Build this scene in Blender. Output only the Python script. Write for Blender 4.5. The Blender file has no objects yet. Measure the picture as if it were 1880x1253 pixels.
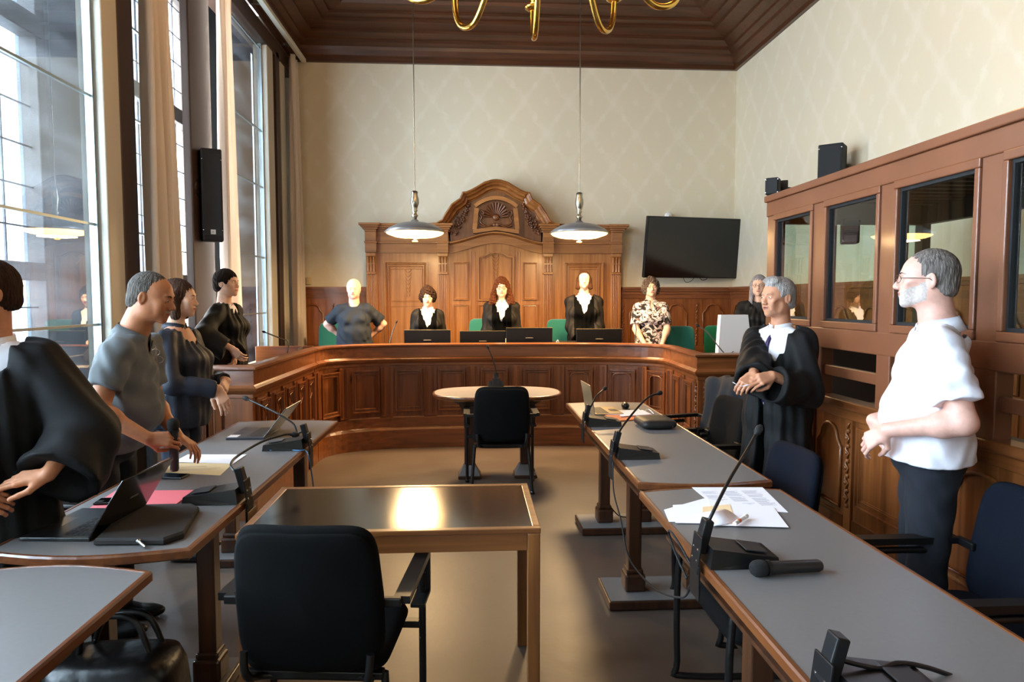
import bpy, bmesh, math, random
import numpy as np
from mathutils import Vector, Matrix, Euler

random.seed(7)
SC = bpy.context.scene
COL = SC.collection
PI = math.pi

# ---------------------------------------------------------------- camera
CAM_H, F_PX = 1.6, 1253.0
YAW, PITCH = math.radians(3.42), math.radians(3.56)
cd = bpy.data.cameras.new('camera')
cd.lens = 24.0; cd.sensor_width = 36.015; cd.sensor_fit = 'HORIZONTAL'
cd.clip_start = 0.05; cd.clip_end = 200
cam = bpy.data.objects.new('camera', cd)
cam.location = (0, 0, CAM_H)
cam.rotation_euler = (PI / 2 - PITCH, 0, -YAW)
COL.objects.link(cam)
SC.camera = cam

# ---------------------------------------------------------------- view, world
SC.view_settings.view_transform = 'Standard'
SC.view_settings.look = 'None'
SC.view_settings.gamma = 1.0
SC.view_settings.use_curve_mapping = False
SC.view_settings.exposure = 1.22
SC.cycles.max_bounces = 8
SC.cycles.diffuse_bounces = 4
SC.cycles.glossy_bounces = 4
SC.cycles.transmission_bounces = 6
SC.cycles.transparent_max_bounces = 16
SC.cycles.caustics_reflective = False
SC.cycles.caustics_refractive = False
SC.cycles.sample_clamp_indirect = 6.0
SC.cycles.use_denoising = True

w = bpy.data.worlds.new('sky'); SC.world = w; w.use_nodes = True
bg = w.node_tree.nodes['Background']
bg.inputs[0].default_value = (0.86, 0.93, 1.0, 1)
bg.inputs[1].default_value = 2.6


def area(name, loc, rot, sx, sy, power, color, spread=PI):
    d = bpy.data.lights.new(name, 'AREA')
    d.shape = 'RECTANGLE'; d.size = sx; d.size_y = sy
    d.energy = power; d.color = color; d.spread = spread
    o = bpy.data.objects.new(name, d)
    o.location = loc; o.rotation_euler = rot
    COL.objects.link(o)
    return o


# daylight outside the tall windows of the left wall (pointing into the room, +X)
DAY = (0.95, 0.975, 1.0)
for (yc, wy, p) in ((-1.1, 2.6, 270), (2.5, 3.7, 500), (6.9, 1.9, 260)):
    area('daylight', (-3.3, yc, 2.75), (0, -PI / 2, 0), 3.9, wy, p, DAY)


# ---------------------------------------------------------------- picture helpers
_fw = (math.sin(YAW) * math.cos(PITCH), math.cos(YAW) * math.cos(PITCH), -math.sin(PITCH))
_rt = (math.cos(YAW), -math.sin(YAW), 0.0)
_up = (math.sin(YAW) * math.sin(PITCH), math.cos(YAW) * math.sin(PITCH), math.cos(PITCH))


def at(px, py, X=None, Y=None, Z=None):
    """the point of the room seen at a pixel of the photograph, on a known plane"""
    a = (px - 940) / F_PX; b = -(py - 626.5) / F_PX
    d = [_fw[i] + a * _rt[i] + b * _up[i] for i in range(3)]
    if X is not None: t = X / d[0]
    elif Y is not None: t = Y / d[1]
    else: t = (Z - CAM_H) / d[2]
    return Vector((t * d[0], t * d[1], CAM_H + t * d[2]))


# ---------------------------------------------------------------- materials
def srgb(h):
    if isinstance(h, str):
        h = h.lstrip('#'); c = [int(h[i:i + 2], 16) / 255 for i in (0, 2, 4)]
    else:
        c = [v / 255 for v in h]
    return tuple((v / 12.92 if v <= 0.04045 else ((v + 0.055) / 1.055) ** 2.4) for v in c) + (1,)


MATS = {}


def mat(name, color='#808080', rough=0.5, metal=0.0, coat=0.0, sheen=0.0, spec=0.5, emit=None, estr=0.0,
        noise=0.0, nscale=20.0, bump=0.0, bscale=80.0, sss=0.0, stretch=(1, 1, 1), color2=None):
    if name in MATS: return MATS[name]
    m = bpy.data.materials.new(name); m.use_nodes = True
    nt = m.node_tree; N = nt.nodes; L = nt.links
    b = N['Principled BSDF']
    c = srgb(color)
    b.inputs['Base Color'].default_value = c
    b.inputs['Roughness'].default_value = rough
    b.inputs['Metallic'].default_value = metal
    b.inputs['Coat Weight'].default_value = coat
    b.inputs['Coat Roughness'].default_value = 0.12
    b.inputs['Sheen Weight'].default_value = sheen
    b.inputs['Specular IOR Level'].default_value = spec
    if sss:
        b.inputs['Subsurface Weight'].default_value = sss
        b.inputs['Subsurface Radius'].default_value = (0.012, 0.005, 0.003)
        b.inputs['Subsurface Scale'].default_value = 1.0
    if emit:
        b.inputs['Emission Color'].default_value = srgb(emit)
        b.inputs['Emission Strength'].default_value = estr
    if noise or bump:
        tc = N.new('ShaderNodeTexCoord'); mp = N.new('ShaderNodeMapping')
        mp.inputs['Scale'].default_value = stretch
        L.new(tc.outputs['Object'], mp.inputs[0])
    if noise:
        n = N.new('ShaderNodeTexNoise'); n.inputs['Scale'].default_value = nscale; n.inputs['Detail'].default_value = 5
        L.new(mp.outputs[0], n.inputs['Vector'])
        r = N.new('ShaderNodeValToRGB')
        c2 = srgb(color2) if color2 else tuple(min(1, v * (1 - noise)) for v in c[:3]) + (1,)
        r.color_ramp.elements[0].position = 0.35; r.color_ramp.elements[1].position = 0.65
        r.color_ramp.elements[0].color = c2
        r.color_ramp.elements[1].color = tuple(min(1, v * (1 + noise * .4)) for v in c[:3]) + (1,) if not color2 else c
        L.new(n.outputs['Fac'], r.inputs[0]); L.new(r.outputs[0], b.inputs['Base Color'])
    if bump:
        n2 = N.new('ShaderNodeTexNoise'); n2.inputs['Scale'].default_value = bscale; n2.inputs['Detail'].default_value = 4
        L.new(mp.outputs[0], n2.inputs['Vector'])
        bp = N.new('ShaderNodeBump'); bp.inputs['Strength'].default_value = bump; bp.inputs['Distance'].default_value = 0.01
        L.new(n2.outputs['Fac'], bp.inputs['Height']); L.new(bp.outputs[0], b.inputs['Normal'])
    MATS[name] = m
    return m


def wood(name, light, dark, axis='z', rough=0.32, coat=0.35, scale=1.0):
    """varnished wood with grain running along one axis"""
    if name in MATS: return MATS[name]
    m = bpy.data.materials.new(name); m.use_nodes = True
    nt = m.node_tree; N = nt.nodes; L = nt.links
    b = N['Principled BSDF']
    tc = N.new('ShaderNodeTexCoord'); mp = N.new('ShaderNodeMapping')
    s = {'x': (1.2, 22, 22), 'y': (22, 1.2, 22), 'z': (22, 22, 1.2)}[axis]
    mp.inputs['Scale'].default_value = tuple(v * scale for v in s)
    L.new(tc.outputs['Object'], mp.inputs[0])
    n = N.new('ShaderNodeTexNoise'); n.inputs['Scale'].default_value = 1.0; n.inputs['Detail'].default_value = 6
    n.inputs['Distortion'].default_value = 0.8
    L.new(mp.outputs[0], n.inputs['Vector'])
    big = N.new('ShaderNodeTexNoise'); big.inputs['Scale'].default_value = 1.3; big.inputs['Detail'].default_value = 2
    L.new(tc.outputs['Object'], big.inputs['Vector'])
    r = N.new('ShaderNodeValToRGB')
    r.color_ramp.elements[0].position = 0.3; r.color_ramp.elements[1].position = 0.72
    r.color_ramp.elements[0].color = srgb(dark); r.color_ramp.elements[1].color = srgb(light)
    mx = N.new('ShaderNodeMath'); mx.operation = 'MULTIPLY_ADD'
    mx.inputs[1].default_value = 0.35
    sub = N.new('ShaderNodeMath'); sub.operation = 'SUBTRACT'; sub.inputs[1].default_value = 0.175
    L.new(big.outputs['Fac'], mx.inputs[0]); L.new(n.outputs['Fac'], mx.inputs[2])
    L.new(mx.outputs[0], sub.inputs[0]); L.new(sub.outputs[0], r.inputs[0])
    L.new(r.outputs[0], b.inputs['Base Color'])
    b.inputs['Roughness'].default_value = rough
    b.inputs['Coat Weight'].default_value = coat; b.inputs['Coat Roughness'].default_value = 0.18
    bp = N.new('ShaderNodeBump'); bp.inputs['Strength'].default_value = 0.12; bp.inputs['Distance'].default_value = 0.004
    L.new(n.outputs['Fac'], bp.inputs['Height']); L.new(bp.outputs[0], b.inputs['Normal'])
    MATS[name] = m
    return m


def glass(name, tint=(0.93, 0.97, 0.96), refl=1.0, smear=0.0, rough=0.0):
    """thin window pane: see-through with mirror reflections growing at grazing angles"""
    if name in MATS: return MATS[name]
    m = bpy.data.materials.new(name); m.use_nodes = True
    nt = m.node_tree; N = nt.nodes; L = nt.links
    N.remove(N['Principled BSDF']); out = N['Material Output']
    t = N.new('ShaderNodeBsdfTransparent'); t.inputs[0].default_value = tint + (1,)
    g = N.new('ShaderNodeBsdfGlossy'); g.inputs['Roughness'].default_value = rough
    fr = N.new('ShaderNodeFresnel'); fr.inputs[0].default_value = 1.52
    mu = N.new('ShaderNodeMath'); mu.operation = 'MULTIPLY'; mu.inputs[1].default_value = refl; mu.use_clamp = True
    ge = N.new('ShaderNodeNewGeometry'); fb = N.new('ShaderNodeMath'); fb.operation = 'SUBTRACT'; fb.inputs[0].default_value = 1.0
    L.new(ge.outputs['Backfacing'], fb.inputs[1])
    fm = N.new('ShaderNodeMath'); fm.operation = 'MULTIPLY'; L.new(fr.outputs[0], fm.inputs[0]); L.new(fb.outputs[0], fm.inputs[1])
    L.new(fm.outputs[0], mu.inputs[0])
    mix = N.new('ShaderNodeMixShader')
    L.new(mu.outputs[0], mix.inputs[0]); L.new(t.outputs[0], mix.inputs[1]); L.new(g.outputs[0], mix.inputs[2])
    last = mix
    if smear:
        d = N.new('ShaderNodeBsdfDiffuse'); d.inputs[0].default_value = (0.75, 0.85, 0.95, 1)
        tr = N.new('ShaderNodeBsdfTranslucent'); tr.inputs[0].default_value = (0.75, 0.85, 0.95, 1)
        ad = N.new('ShaderNodeMixShader'); L.new(d.outputs[0], ad.inputs[1]); L.new(tr.outputs[0], ad.inputs[2])
        tc = N.new('ShaderNodeTexCoord'); mp = N.new('ShaderNodeMapping'); mp.inputs['Scale'].default_value = (1, .6, 3)
        mp.inputs['Rotation'].default_value = (0.5, 0, 0)
        nz = N.new('ShaderNodeTexNoise'); nz.inputs['Scale'].default_value = 1.6; nz.inputs['Detail'].default_value = 7
        L.new(tc.outputs['Object'], mp.inputs[0]); L.new(mp.outputs[0], nz.inputs['Vector'])
        mr = N.new('ShaderNodeMapRange'); mr.inputs[1].default_value = 0.42; mr.inputs[2].default_value = 0.75
        mr.inputs[3].default_value = smear * .35; mr.inputs[4].default_value = smear * 1.6
        L.new(nz.outputs['Fac'], mr.inputs[0])
        m2 = N.new('ShaderNodeMixShader'); L.new(mr.outputs[0], m2.inputs[0])
        L.new(mix.outputs[0], m2.inputs[1]); L.new(ad.outputs[0], m2.inputs[2]); last = m2
    L.new(last.outputs[0], out.inputs[0])
    MATS[name] = m
    return m


def wallpaper():
    m = bpy.data.materials.new('wallpaper'); m.use_nodes = True
    nt = m.node_tree; N = nt.nodes; L = nt.links; b = N['Principled BSDF']

    def M(op, a, c=None, d=None):
        n = N.new('ShaderNodeMath'); n.operation = op
        for i, v in enumerate((a, c, d)):
            if v is None: continue
            if isinstance(v, (int, float)): n.inputs[i].default_value = v
            else: L.new(v, n.inputs[i])
        return n.outputs[0]
    tc = N.new('ShaderNodeTexCoord'); sp = N.new('ShaderNodeSeparateXYZ'); L.new(tc.outputs['Object'], sp.inputs[0])
    nz = N.new('ShaderNodeTexNoise'); nz.inputs['Scale'].default_value = 9; nz.inputs['Detail'].default_value = 3
    L.new(tc.outputs['Object'], nz.inputs['Vector'])
    nb = N.new('ShaderNodeTexNoise'); nb.inputs['Scale'].default_value = 34; nb.inputs['Detail'].default_value = 4
    L.new(tc.outputs['Object'], nb.inputs['Vector'])
    wob = M('MULTIPLY_ADD', nz.outputs['Fac'], 1.6, -0.8)
    u = M('ADD', sp.outputs[0], sp.outputs[1])
    cu = M('COSINE', M('MULTIPLY_ADD', u, 2 * PI / 0.62, wob))
    cv = M('COSINE', M('MULTIPLY_ADD', sp.outputs[2], 2 * PI / 0.86, wob))
    f = M('ABSOLUTE', M('ADD', cu, cv))
    band = M('SUBTRACT', 1.0, M('MULTIPLY', f, 2.3)); band = M('MAXIMUM', band, 0)
    cu2 = M('COSINE', M('MULTIPLY', u, 4 * PI / 0.62)); cv2 = M('COSINE', M('MULTIPLY', sp.outputs[2], 4 * PI / 0.86))
    flo = M('MAXIMUM', M('MULTIPLY', M('SUBTRACT', M('MULTIPLY', cu2, cv2), M('MULTIPLY', nb.outputs['Fac'], 1.1)), 1.6), 0)
    pat = M('MINIMUM', M('ADD', M('MULTIPLY', band, M('MULTIPLY_ADD', nb.outputs['Fac'], 1.6, -0.1)), flo), 1.0)
    mix = N.new('ShaderNodeMix'); mix.data_type = 'RGBA'
    mix.inputs[6].default_value = srgb('#dacdb2'); mix.inputs[7].default_value = srgb('#dfd3bc')
    L.new(pat, mix.inputs[0]); L.new(mix.outputs[2], b.inputs['Base Color'])
    b.inputs['Roughness'].default_value = 0.62
    bp = N.new('ShaderNodeBump'); bp.inputs['Strength'].default_value = 0.15; bp.inputs['Distance'].default_value = 0.004
    L.new(pat, bp.inputs['Height']); L.new(bp.outputs[0], b.inputs['Normal'])
    MATS['wallpaper'] = m
    return m


def floor_mat():
    m = bpy.data.materials.new('linoleum'); m.use_nodes = True
    nt = m.node_tree; N = nt.nodes; L = nt.links; b = N['Principled BSDF']
    tc = N.new('ShaderNodeTexCoord')
    n = N.new('ShaderNodeTexNoise'); n.inputs['Scale'].default_value = 1.6; n.inputs['Detail'].default_value = 6
    L.new(tc.outputs['Object'], n.inputs['Vector'])
    r = N.new('ShaderNodeValToRGB'); r.color_ramp.elements[0].position = .3; r.color_ramp.elements[1].position = .7
    r.color_ramp.elements[0].color = srgb('#50423a'); r.color_ramp.elements[1].color = srgb('#5c4f45')
    L.new(n.outputs['Fac'], r.inputs[0])
    # thin dark scuffs: stretched wave lines picked by noise
    v = N.new('ShaderNodeTexVoronoi'); v.feature = 'DISTANCE_TO_EDGE'; v.inputs['Scale'].default_value = 0.9
    d = N.new('ShaderNodeTexNoise'); d.inputs['Scale'].default_value = 2.2; d.inputs['Detail'].default_value = 3
    L.new(tc.outputs['Object'], d.inputs['Vector'])
    mixv = N.new('ShaderNodeMix'); mixv.data_type = 'VECTOR'; mixv.inputs[0].default_value = .35
    L.new(tc.outputs['Object'], mixv.inputs[4]); L.new(d.outputs['Color'], mixv.inputs[5]); L.new(mixv.outputs[1], v.inputs['Vector'])
    mr = N.new('ShaderNodeMapRange'); mr.inputs[1].default_value = 0.0; mr.inputs[2].default_value = 0.006
    mr.inputs[3].default_value = 0.35; mr.inputs[4].default_value = 0.0
    L.new(v.outputs['Distance'], mr.inputs[0])
    n3 = N.new('ShaderNodeTexNoise'); n3.inputs['Scale'].default_value = 1.1; L.new(tc.outputs['Object'], n3.inputs['Vector'])
    mr2 = N.new('ShaderNodeMapRange'); mr2.inputs[1].default_value = .52; mr2.inputs[2].default_value = .6
    L.new(n3.outputs['Fac'], mr2.inputs[0])
    mm = N.new('ShaderNodeMath'); mm.operation = 'MULTIPLY'; L.new(mr.outputs[0], mm.inputs[0]); L.new(mr2.outputs[0], mm.inputs[1])
    mix = N.new('ShaderNodeMix'); mix.data_type = 'RGBA'; mix.inputs[7].default_value = srgb('#3a2c22')
    L.new(mm.outputs[0], mix.inputs[0]); L.new(r.outputs[0], mix.inputs[6]); L.new(mix.outputs[2], b.inputs['Base Color'])
    rr = N.new('ShaderNodeMapRange'); rr.inputs[3].default_value = .36; rr.inputs[4].default_value = .5
    L.new(n.outputs['Fac'], rr.inputs[0]); L.new(rr.outputs[0], b.inputs['Roughness'])
    b.inputs['Specular IOR Level'].default_value = 0.6
    n4 = N.new('ShaderNodeTexNoise'); n4.inputs['Scale'].default_value = 14; n4.inputs['Detail'].default_value = 5
    L.new(tc.outputs['Object'], n4.inputs['Vector'])
    bp = N.new('ShaderNodeBump'); bp.inputs['Strength'].default_value = 0.12; bp.inputs['Distance'].default_value = 0.01
    L.new(n4.outputs['Fac'], bp.inputs['Height']); L.new(bp.outputs[0], b.inputs['Normal'])
    return m


# ---------------------------------------------------------------- mesh builder
class MB:
    """collects shapes and links them as ONE mesh object"""
    def __init__(s): s.v = []; s.f = []; s.m = []; s.sm = []; s.mi = 0; s.M = None

    def add(s, vs, fs, smooth=False):
        o = len(s.v)
        if s.M is not None: vs = [s.M @ Vector(v) for v in vs]
        s.v += [tuple(v) for v in vs]
        s.f += [tuple(o + i for i in f) for f in fs]
        s.m += [s.mi] * len(fs); s.sm += [smooth] * len(fs)
        return s

    def box(s, x0, x1, y0, y1, z0, z1, b=0.0):
        x0, x1 = min(x0, x1), max(x0, x1); y0, y1 = min(y0, y1), max(y0, y1); z0, z1 = min(z0, z1), max(z0, z1)
        if b <= 0:
            v = [(x, y, z) for x in (x0, x1) for y in (y0, y1) for z in (z0, z1)]
            return s.add(v, [(0, 1, 3, 2), (4, 6, 7, 5), (0, 4, 5, 1), (2, 3, 7, 6), (0, 2, 6, 4), (1, 5, 7, 3)])
        b = min(b, (x1 - x0) * .49, (y1 - y0) * .49, (z1 - z0) * .49)
        bm = bmesh.new(); bmesh.ops.create_cube(bm, size=1)
        for q in bm.verts:
            q.co = Vector(((x0 + x1) / 2 + q.co.x * (x1 - x0), (y0 + y1) / 2 + q.co.y * (y1 - y0), (z0 + z1) / 2 + q.co.z * (z1 - z0)))
        bmesh.ops.bevel(bm, geom=list(bm.edges), offset=b, segments=2, affect='EDGES', profile=.5)
        vs = [q.co.copy() for q in bm.verts]; bm.verts.index_update()
        fs = [[q.index for q in f.verts] for f in bm.faces]; bm.free()
        return s.add(vs, fs)

    def cbox(s, c, size, b=0.0, rot=(0, 0, 0)):
        """box about a centre, turned"""
        old = s.M
        T = Matrix.Translation(Vector(c)) @ Euler(rot).to_matrix().to_4x4()
        s.M = T if old is None else old @ T
        hx, hy, hz = (q / 2 for q in size)
        s.box(-hx, hx, -hy, hy, -hz, hz, b)
        s.M = old
        return s

    def prism(s, poly, z0, z1, axis='z'):
        """outline extruded along an axis; poly is (a,b) in the two other axes"""
        n = len(poly)
        def P(a, b, c):
            return {'z': (a, b, c), 'y': (a, c, b), 'x': (c, a, b)}[axis]
        v = [P(a, b, z0) for a, b in poly] + [P(a, b, z1) for a, b in poly]
        f = [(i, (i + 1) % n, n + (i + 1) % n, n + i) for i in range(n)]
        f += [tuple(range(n))[::-1], tuple(range(n, 2 * n))]
        return s.add(v, f)

    def tube(s, pts, r, n=10, cap=True, closed=False, flat=1.0):
        pts = [Vector(p) for p in pts]
        rs = r if isinstance(r, (list, tuple)) else [r] * len(pts)
        L = len(pts); rings = []
        up = None
        for i, p in enumerate(pts):
            if closed: t = pts[(i + 1) % L] - pts[i - 1]
            else: t = pts[min(i + 1, L - 1)] - pts[max(i - 1, 0)]
            if t.length < 1e-9: t = Vector((0, 0, 1))
            t.normalize()
            if up is None:
                up = Vector((0, 0, 1)) if abs(t.z) < .95 else Vector((1, 0, 0))
            a = up - t * up.dot(t)
            if a.length < 1e-5: a = t.orthogonal()
            a.normalize(); up = a
            bb = t.cross(a)
            rings.append([p + (a * math.cos(2 * PI * k / n) * flat + bb * math.sin(2 * PI * k / n)) * rs[i] for k in range(n)])
        v = [q for R in rings for q in R]; f = []
        for i in range(L if closed else L - 1):
            j = (i + 1) % L
            for k in range(n):
                f.append((i * n + k, i * n + (k + 1) % n, j * n + (k + 1) % n, j * n + k))
        s.add(v, f, True)
        if cap and not closed:
            s.add(rings[0], [tuple(range(n))[::-1]]); s.add(rings[-1], [tuple(range(n))])
        return s

    def lathe(s, prof, c=(0, 0, 0), n=24, axis='z'):
        """profile of (radius, height) turned about an axis through c"""
        v = []; f = []
        for r, h in prof:
            for k in range(n):
                a = 2 * PI * k / n
                q = {'z': (r * math.cos(a), r * math.sin(a), h), 'y': (r * math.cos(a), h, r * math.sin(a)), 'x': (h, r * math.cos(a), r * math.sin(a))}[axis]
                v.append((c[0] + q[0], c[1] + q[1], c[2] + q[2]))
        for i in range(len(prof) - 1):
            for k in range(n):
                f.append((i * n + k, i * n + (k + 1) % n, (i + 1) * n + (k + 1) % n, (i + 1) * n + k))
        if prof[0][0] > 1e-4: f.append(tuple(range(n))[::-1])
        if prof[-1][0] > 1e-4: f.append(tuple(range((len(prof) - 1) * n, len(prof) * n)))
        return s.add(v, f, True)

    def ball(s, c, r, n=12):
        rx, ry, rz = (r, r, r) if isinstance(r, (int, float)) else r
        m = n // 2 + 1
        v = []; f = []
        for i in range(m + 1):
            t = PI * i / m
            for k in range(n):
                a = 2 * PI * k / n
                v.append((c[0] + rx * math.sin(t) * math.cos(a), c[1] + ry * math.sin(t) * math.sin(a), c[2] + rz * math.cos(t)))
        for i in range(m):
            for k in range(n): f.append((i * n + k, (i + 1) * n + k, (i + 1) * n + (k + 1) % n, i * n + (k + 1) % n))
        return s.add(v, f, True)

    def sweep(s, path, prof, closed=False, smooth=False, cap=True):
        """profile (out, z) swept along a plan path of (x, y), mitred; out is to the right of travel"""
        n = len(path); P = [Vector((p[0], p[1])) for p in path]; m = len(prof); v = []
        base = [p[2] if len(p) > 2 else 0 for p in path]
        for i in range(n):
            if closed or 0 < i < n - 1:
                d0 = (P[i] - P[i - 1]).normalized(); d1 = (P[(i + 1) % n] - P[i]).normalized()
            elif i == 0: d0 = d1 = (P[1] - P[0]).normalized()
            else: d0 = d1 = (P[-1] - P[-2]).normalized()
            n0 = Vector((d0.y, -d0.x)); n1 = Vector((d1.y, -d1.x)); q = (n0 + n1)
            q = q.normalized() / max(.3, q.normalized().dot(n0))
            for (o, z) in prof: v.append((P[i].x + q.x * o, P[i].y + q.y * o, base[i] + z))
        f = []
        for i in range(n if closed else n - 1):
            j = (i + 1) % n
            for k in range(m - 1): f.append((i * m + k, j * m + k, j * m + k + 1, i * m + k + 1))
        s.add(v, f, smooth)
        if cap and not closed:
            s.add(v[:m], [tuple(range(m))]); s.add(v[-m:], [tuple(range(m))[::-1]])
        return s

    def build(s, name, mats, parent=None, smooth=None, loc=None):
        me = bpy.data.meshes.new(name)
        me.from_pydata([tuple(v) for v in s.v], [], s.f)
        if not isinstance(mats, (list, tuple)): mats = [mats]
        for m in mats: me.materials.append(m)
        sm = s.sm if smooth is None else [smooth] * len(s.f)
        me.polygons.foreach_set('use_smooth', sm)
        me.polygons.foreach_set('material_index', s.m)
        me.update()
        bm = bmesh.new(); bm.from_mesh(me); bmesh.ops.recalc_face_normals(bm, faces=bm.faces); bm.to_mesh(me); bm.free()
        o = bpy.data.objects.new(name, me); COL.objects.link(o)
        if parent: o.parent = parent
        if loc is not None: o.location = loc
        return o


def tag(o, label=None, cat=None, group=None, kind=None):
    if label: o['label'] = label
    if cat: o['category'] = cat
    if group: o['group'] = group
    if kind: o['kind'] = kind
    return o


def thing(name, label, cat, loc=(0, 0, 0), rz=0.0, group=None):
    o = bpy.data.objects.new(name, None); COL.objects.link(o)
    o.empty_display_size = .1
    o.location = loc; o.rotation_euler = (0, 0, rz)
    return tag(o, label, cat, group)


def copy_tree(o, parent=None):
    kids = list(o.children)
    c = o.copy(); COL.objects.link(c); c.parent = parent
    for ch in kids: copy_tree(ch, c)
    return c


def structure(o, label=None):
    o['kind'] = 'structure'
    if label: o['label'] = label
    return o


def sub(o):
    m = o.modifiers.new('s', 'SUBSURF'); m.levels = m.render_levels = 1
    return o


def text(name, body, size, loc, rot, m, parent=None, ext=0.0005):
    c = bpy.data.curves.new(name, 'FONT'); c.body = body; c.size = size; c.extrude = ext
    c.align_x = 'CENTER'; c.align_y = 'CENTER'
    c.materials.append(m)
    tmp = bpy.data.objects.new(name + '_outline', c); COL.objects.link(tmp)
    bpy.context.view_layer.update()
    me = bpy.data.meshes.new_from_object(tmp.evaluated_get(bpy.context.evaluated_depsgraph_get()))
    bpy.data.objects.remove(tmp)
    o = bpy.data.objects.new(name, me); COL.objects.link(o); o.location = loc; o.rotation_euler = rot
    if not me.materials: me.materials.append(m)
    if parent: o.parent = parent
    return o


def smooth_path(pts, k=6):
    """Catmull-Rom through points"""
    P = [Vector(p) for p in pts]; out = []
    for i in range(len(P) - 1):
        a = P[max(i - 1, 0)]; b = P[i]; c = P[i + 1]; d = P[min(i + 2, len(P) - 1)]
        for j in range(k):
            t = j / k
            out.append(.5 * ((2 * b) + (c - a) * t + (2 * a - 5 * b + 4 * c - d) * t * t + (3 * b - a - 3 * c + d) * t ** 3))
    out.append(P[-1])
    return out


# shared materials
W_PANEL = wood('honey_oak', '#b2763e', '#8a5226', 'z')
W_PANELX = wood('honey_oak_rails', '#a96c36', '#7f4a21', 'x')
W_WAIN = wood('wainscot_oak', '#93572b', '#6a3a1a', 'z')
W_WAINY = wood('wainscot_rails', '#8a5027', '#5e3217', 'y')
W_WAINX = wood('wainscot_rails_back', '#8a5027', '#5e3217', 'x')
W_BENCH = wood('bench_oak', '#824a24', '#5a3016', 'z')
W_BENCHX = wood('bench_rails', '#8a5028', '#5f3418', 'x')
W_CARVE = wood('carved_oak', '#7a4520', '#4a260f', 'z', rough=.4)
W_CEIL = wood('ceiling_oak', '#583018', '#38200f', 'x', rough=.42, coat=.15)
W_CEILY = wood('ceiling_oak_side', '#583018', '#38200f', 'y', rough=.42, coat=.15)
W_EDGE = wood('table_edge_wood', '#7a4522', '#512a12', 'y', rough=.3)
W_LEG = wood('table_leg_wood', '#4c2a16', '#2e180b', 'z', rough=.35)
W_DOCK = mat('dock_varnish', '#75462d', rough=.36, coat=.25, noise=.12, nscale=3)
LAM = mat('grey_laminate', '#706c6b', rough=.42, noise=.03, nscale=60, spec=.5)
BLACK = mat('black_plastic', '#0b0b0c', rough=.38)
BLACKM = mat('black_matte', '#101012', rough=.75)
STEEL = mat('steel', '#b8bab8', rough=.25, metal=1)
BRASS = mat('brass', '#c9a14e', rough=.22, metal=1)
NICKEL = mat('aged_nickel', '#9c9484', rough=.28, metal=1)
PAPER = mat('paper', '#efedf4', rough=.75)
FABRIC = mat('chair_fabric', '#060607', rough=.92, spec=.15, bump=.1, bscale=400)
FABRICB = mat('chair_fabric_blue', '#090d18', rough=.92, spec=.15, bump=.1, bscale=400)
CURT = None
# ================================================================ THE ROOM
XL, XR, YB, YF, ZC = -2.5, 3.7, 9.5, -2.6, 5.35
WP = wallpaper()
structure(MB().box(-3.2, XR + .1, YF - .1, YB + .1, -.1, 0).build('floor', floor_mat()))
structure(MB().box(-2.9, XR + .2, YB, YB + .15, 0, ZC).build('wall_back', WP))
structure(MB().box(XR, XR + .15, YF, YB, 0, ZC).build('wall_right', WP))
structure(MB().box(-2.9, XR + .15, YF - .15, YF, 0, ZC).build('wall_front', WP))
# left wall: dark reveals outside, window holes between the solid stretches
PLAST = mat('grey_reveal', '#666d76', rough=.8, noise=.15, nscale=3)
mb = MB()
HOLES = [(-2.4, .3), (.75, 4.92), (6.02, 7.95)]
ys = [YF] + [v for h in HOLES for v in h] + [YB]
for i in range(0, len(ys), 2): mb.box(-3.07, -2.92, ys[i], ys[i + 1], 0, ZC)
for a, b in HOLES:
    mb.box(-3.07, -2.92, a, b, 0, .85); mb.box(-3.07, -2.92, a, b, 4.65, ZC)
structure(mb.build('wall_left', PLAST))
# exterior windows: dark frames with leaded panes
FR = mat('window_frame_dark', '#2a211c', rough=.5)
LEAD = mat('lead_bars', '#2c3038', rough=.5)
PANE = glass('window_glass', (1, 1, 1), refl=1.0)
for wi, (a, b) in enumerate(HOLES):
    w0 = thing('window_%d' % (wi + 1), 'tall leaded window', 'window'); del w0['category']; structure(w0)
    fm = MB()
    n = 2 if b - a < 3 else 3
    if wi == 2: cuts = [a, 7.56, b]
    else: cuts = [a + (b - a) * k / n for k in range(n + 1)]
    for k, c in enumerate(cuts):
        hw = .05 if k in (0, len(cuts) - 1) else .11
        fm.box(-3.02, -2.9, c - hw, c + hw, .85, 4.65, .008)
    for z, h in ((.85, .07), (1.78, .06), (3.42, .07), (4.62, .07)): fm.box(-3.02, -2.89, a, b, z - h, z + h, .008)
    fm.build('frame', FR, w0)
    lm = MB()
    for k in range(len(cuts) - 1):
        c0, c1 = cuts[k], cuts[k + 1]
        m = max(2, int(round((c1 - c0) / .36)))
        for j in range(1, m):
            y = c0 + (c1 - c0) * j / m; lm.box(-2.972, -2.96, y - .006, y + .006, .85, 4.6)
        z = 1.0
        while z < 4.6:
            lm.box(-2.972, -2.96, c0, c1, z - .005, z + .005); z += .27
    lm.build('leading', LEAD, w0)
    MB().box(-2.97, -2.965, a, b, .85, 4.65).build('pane', PANE, w0)
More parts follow.
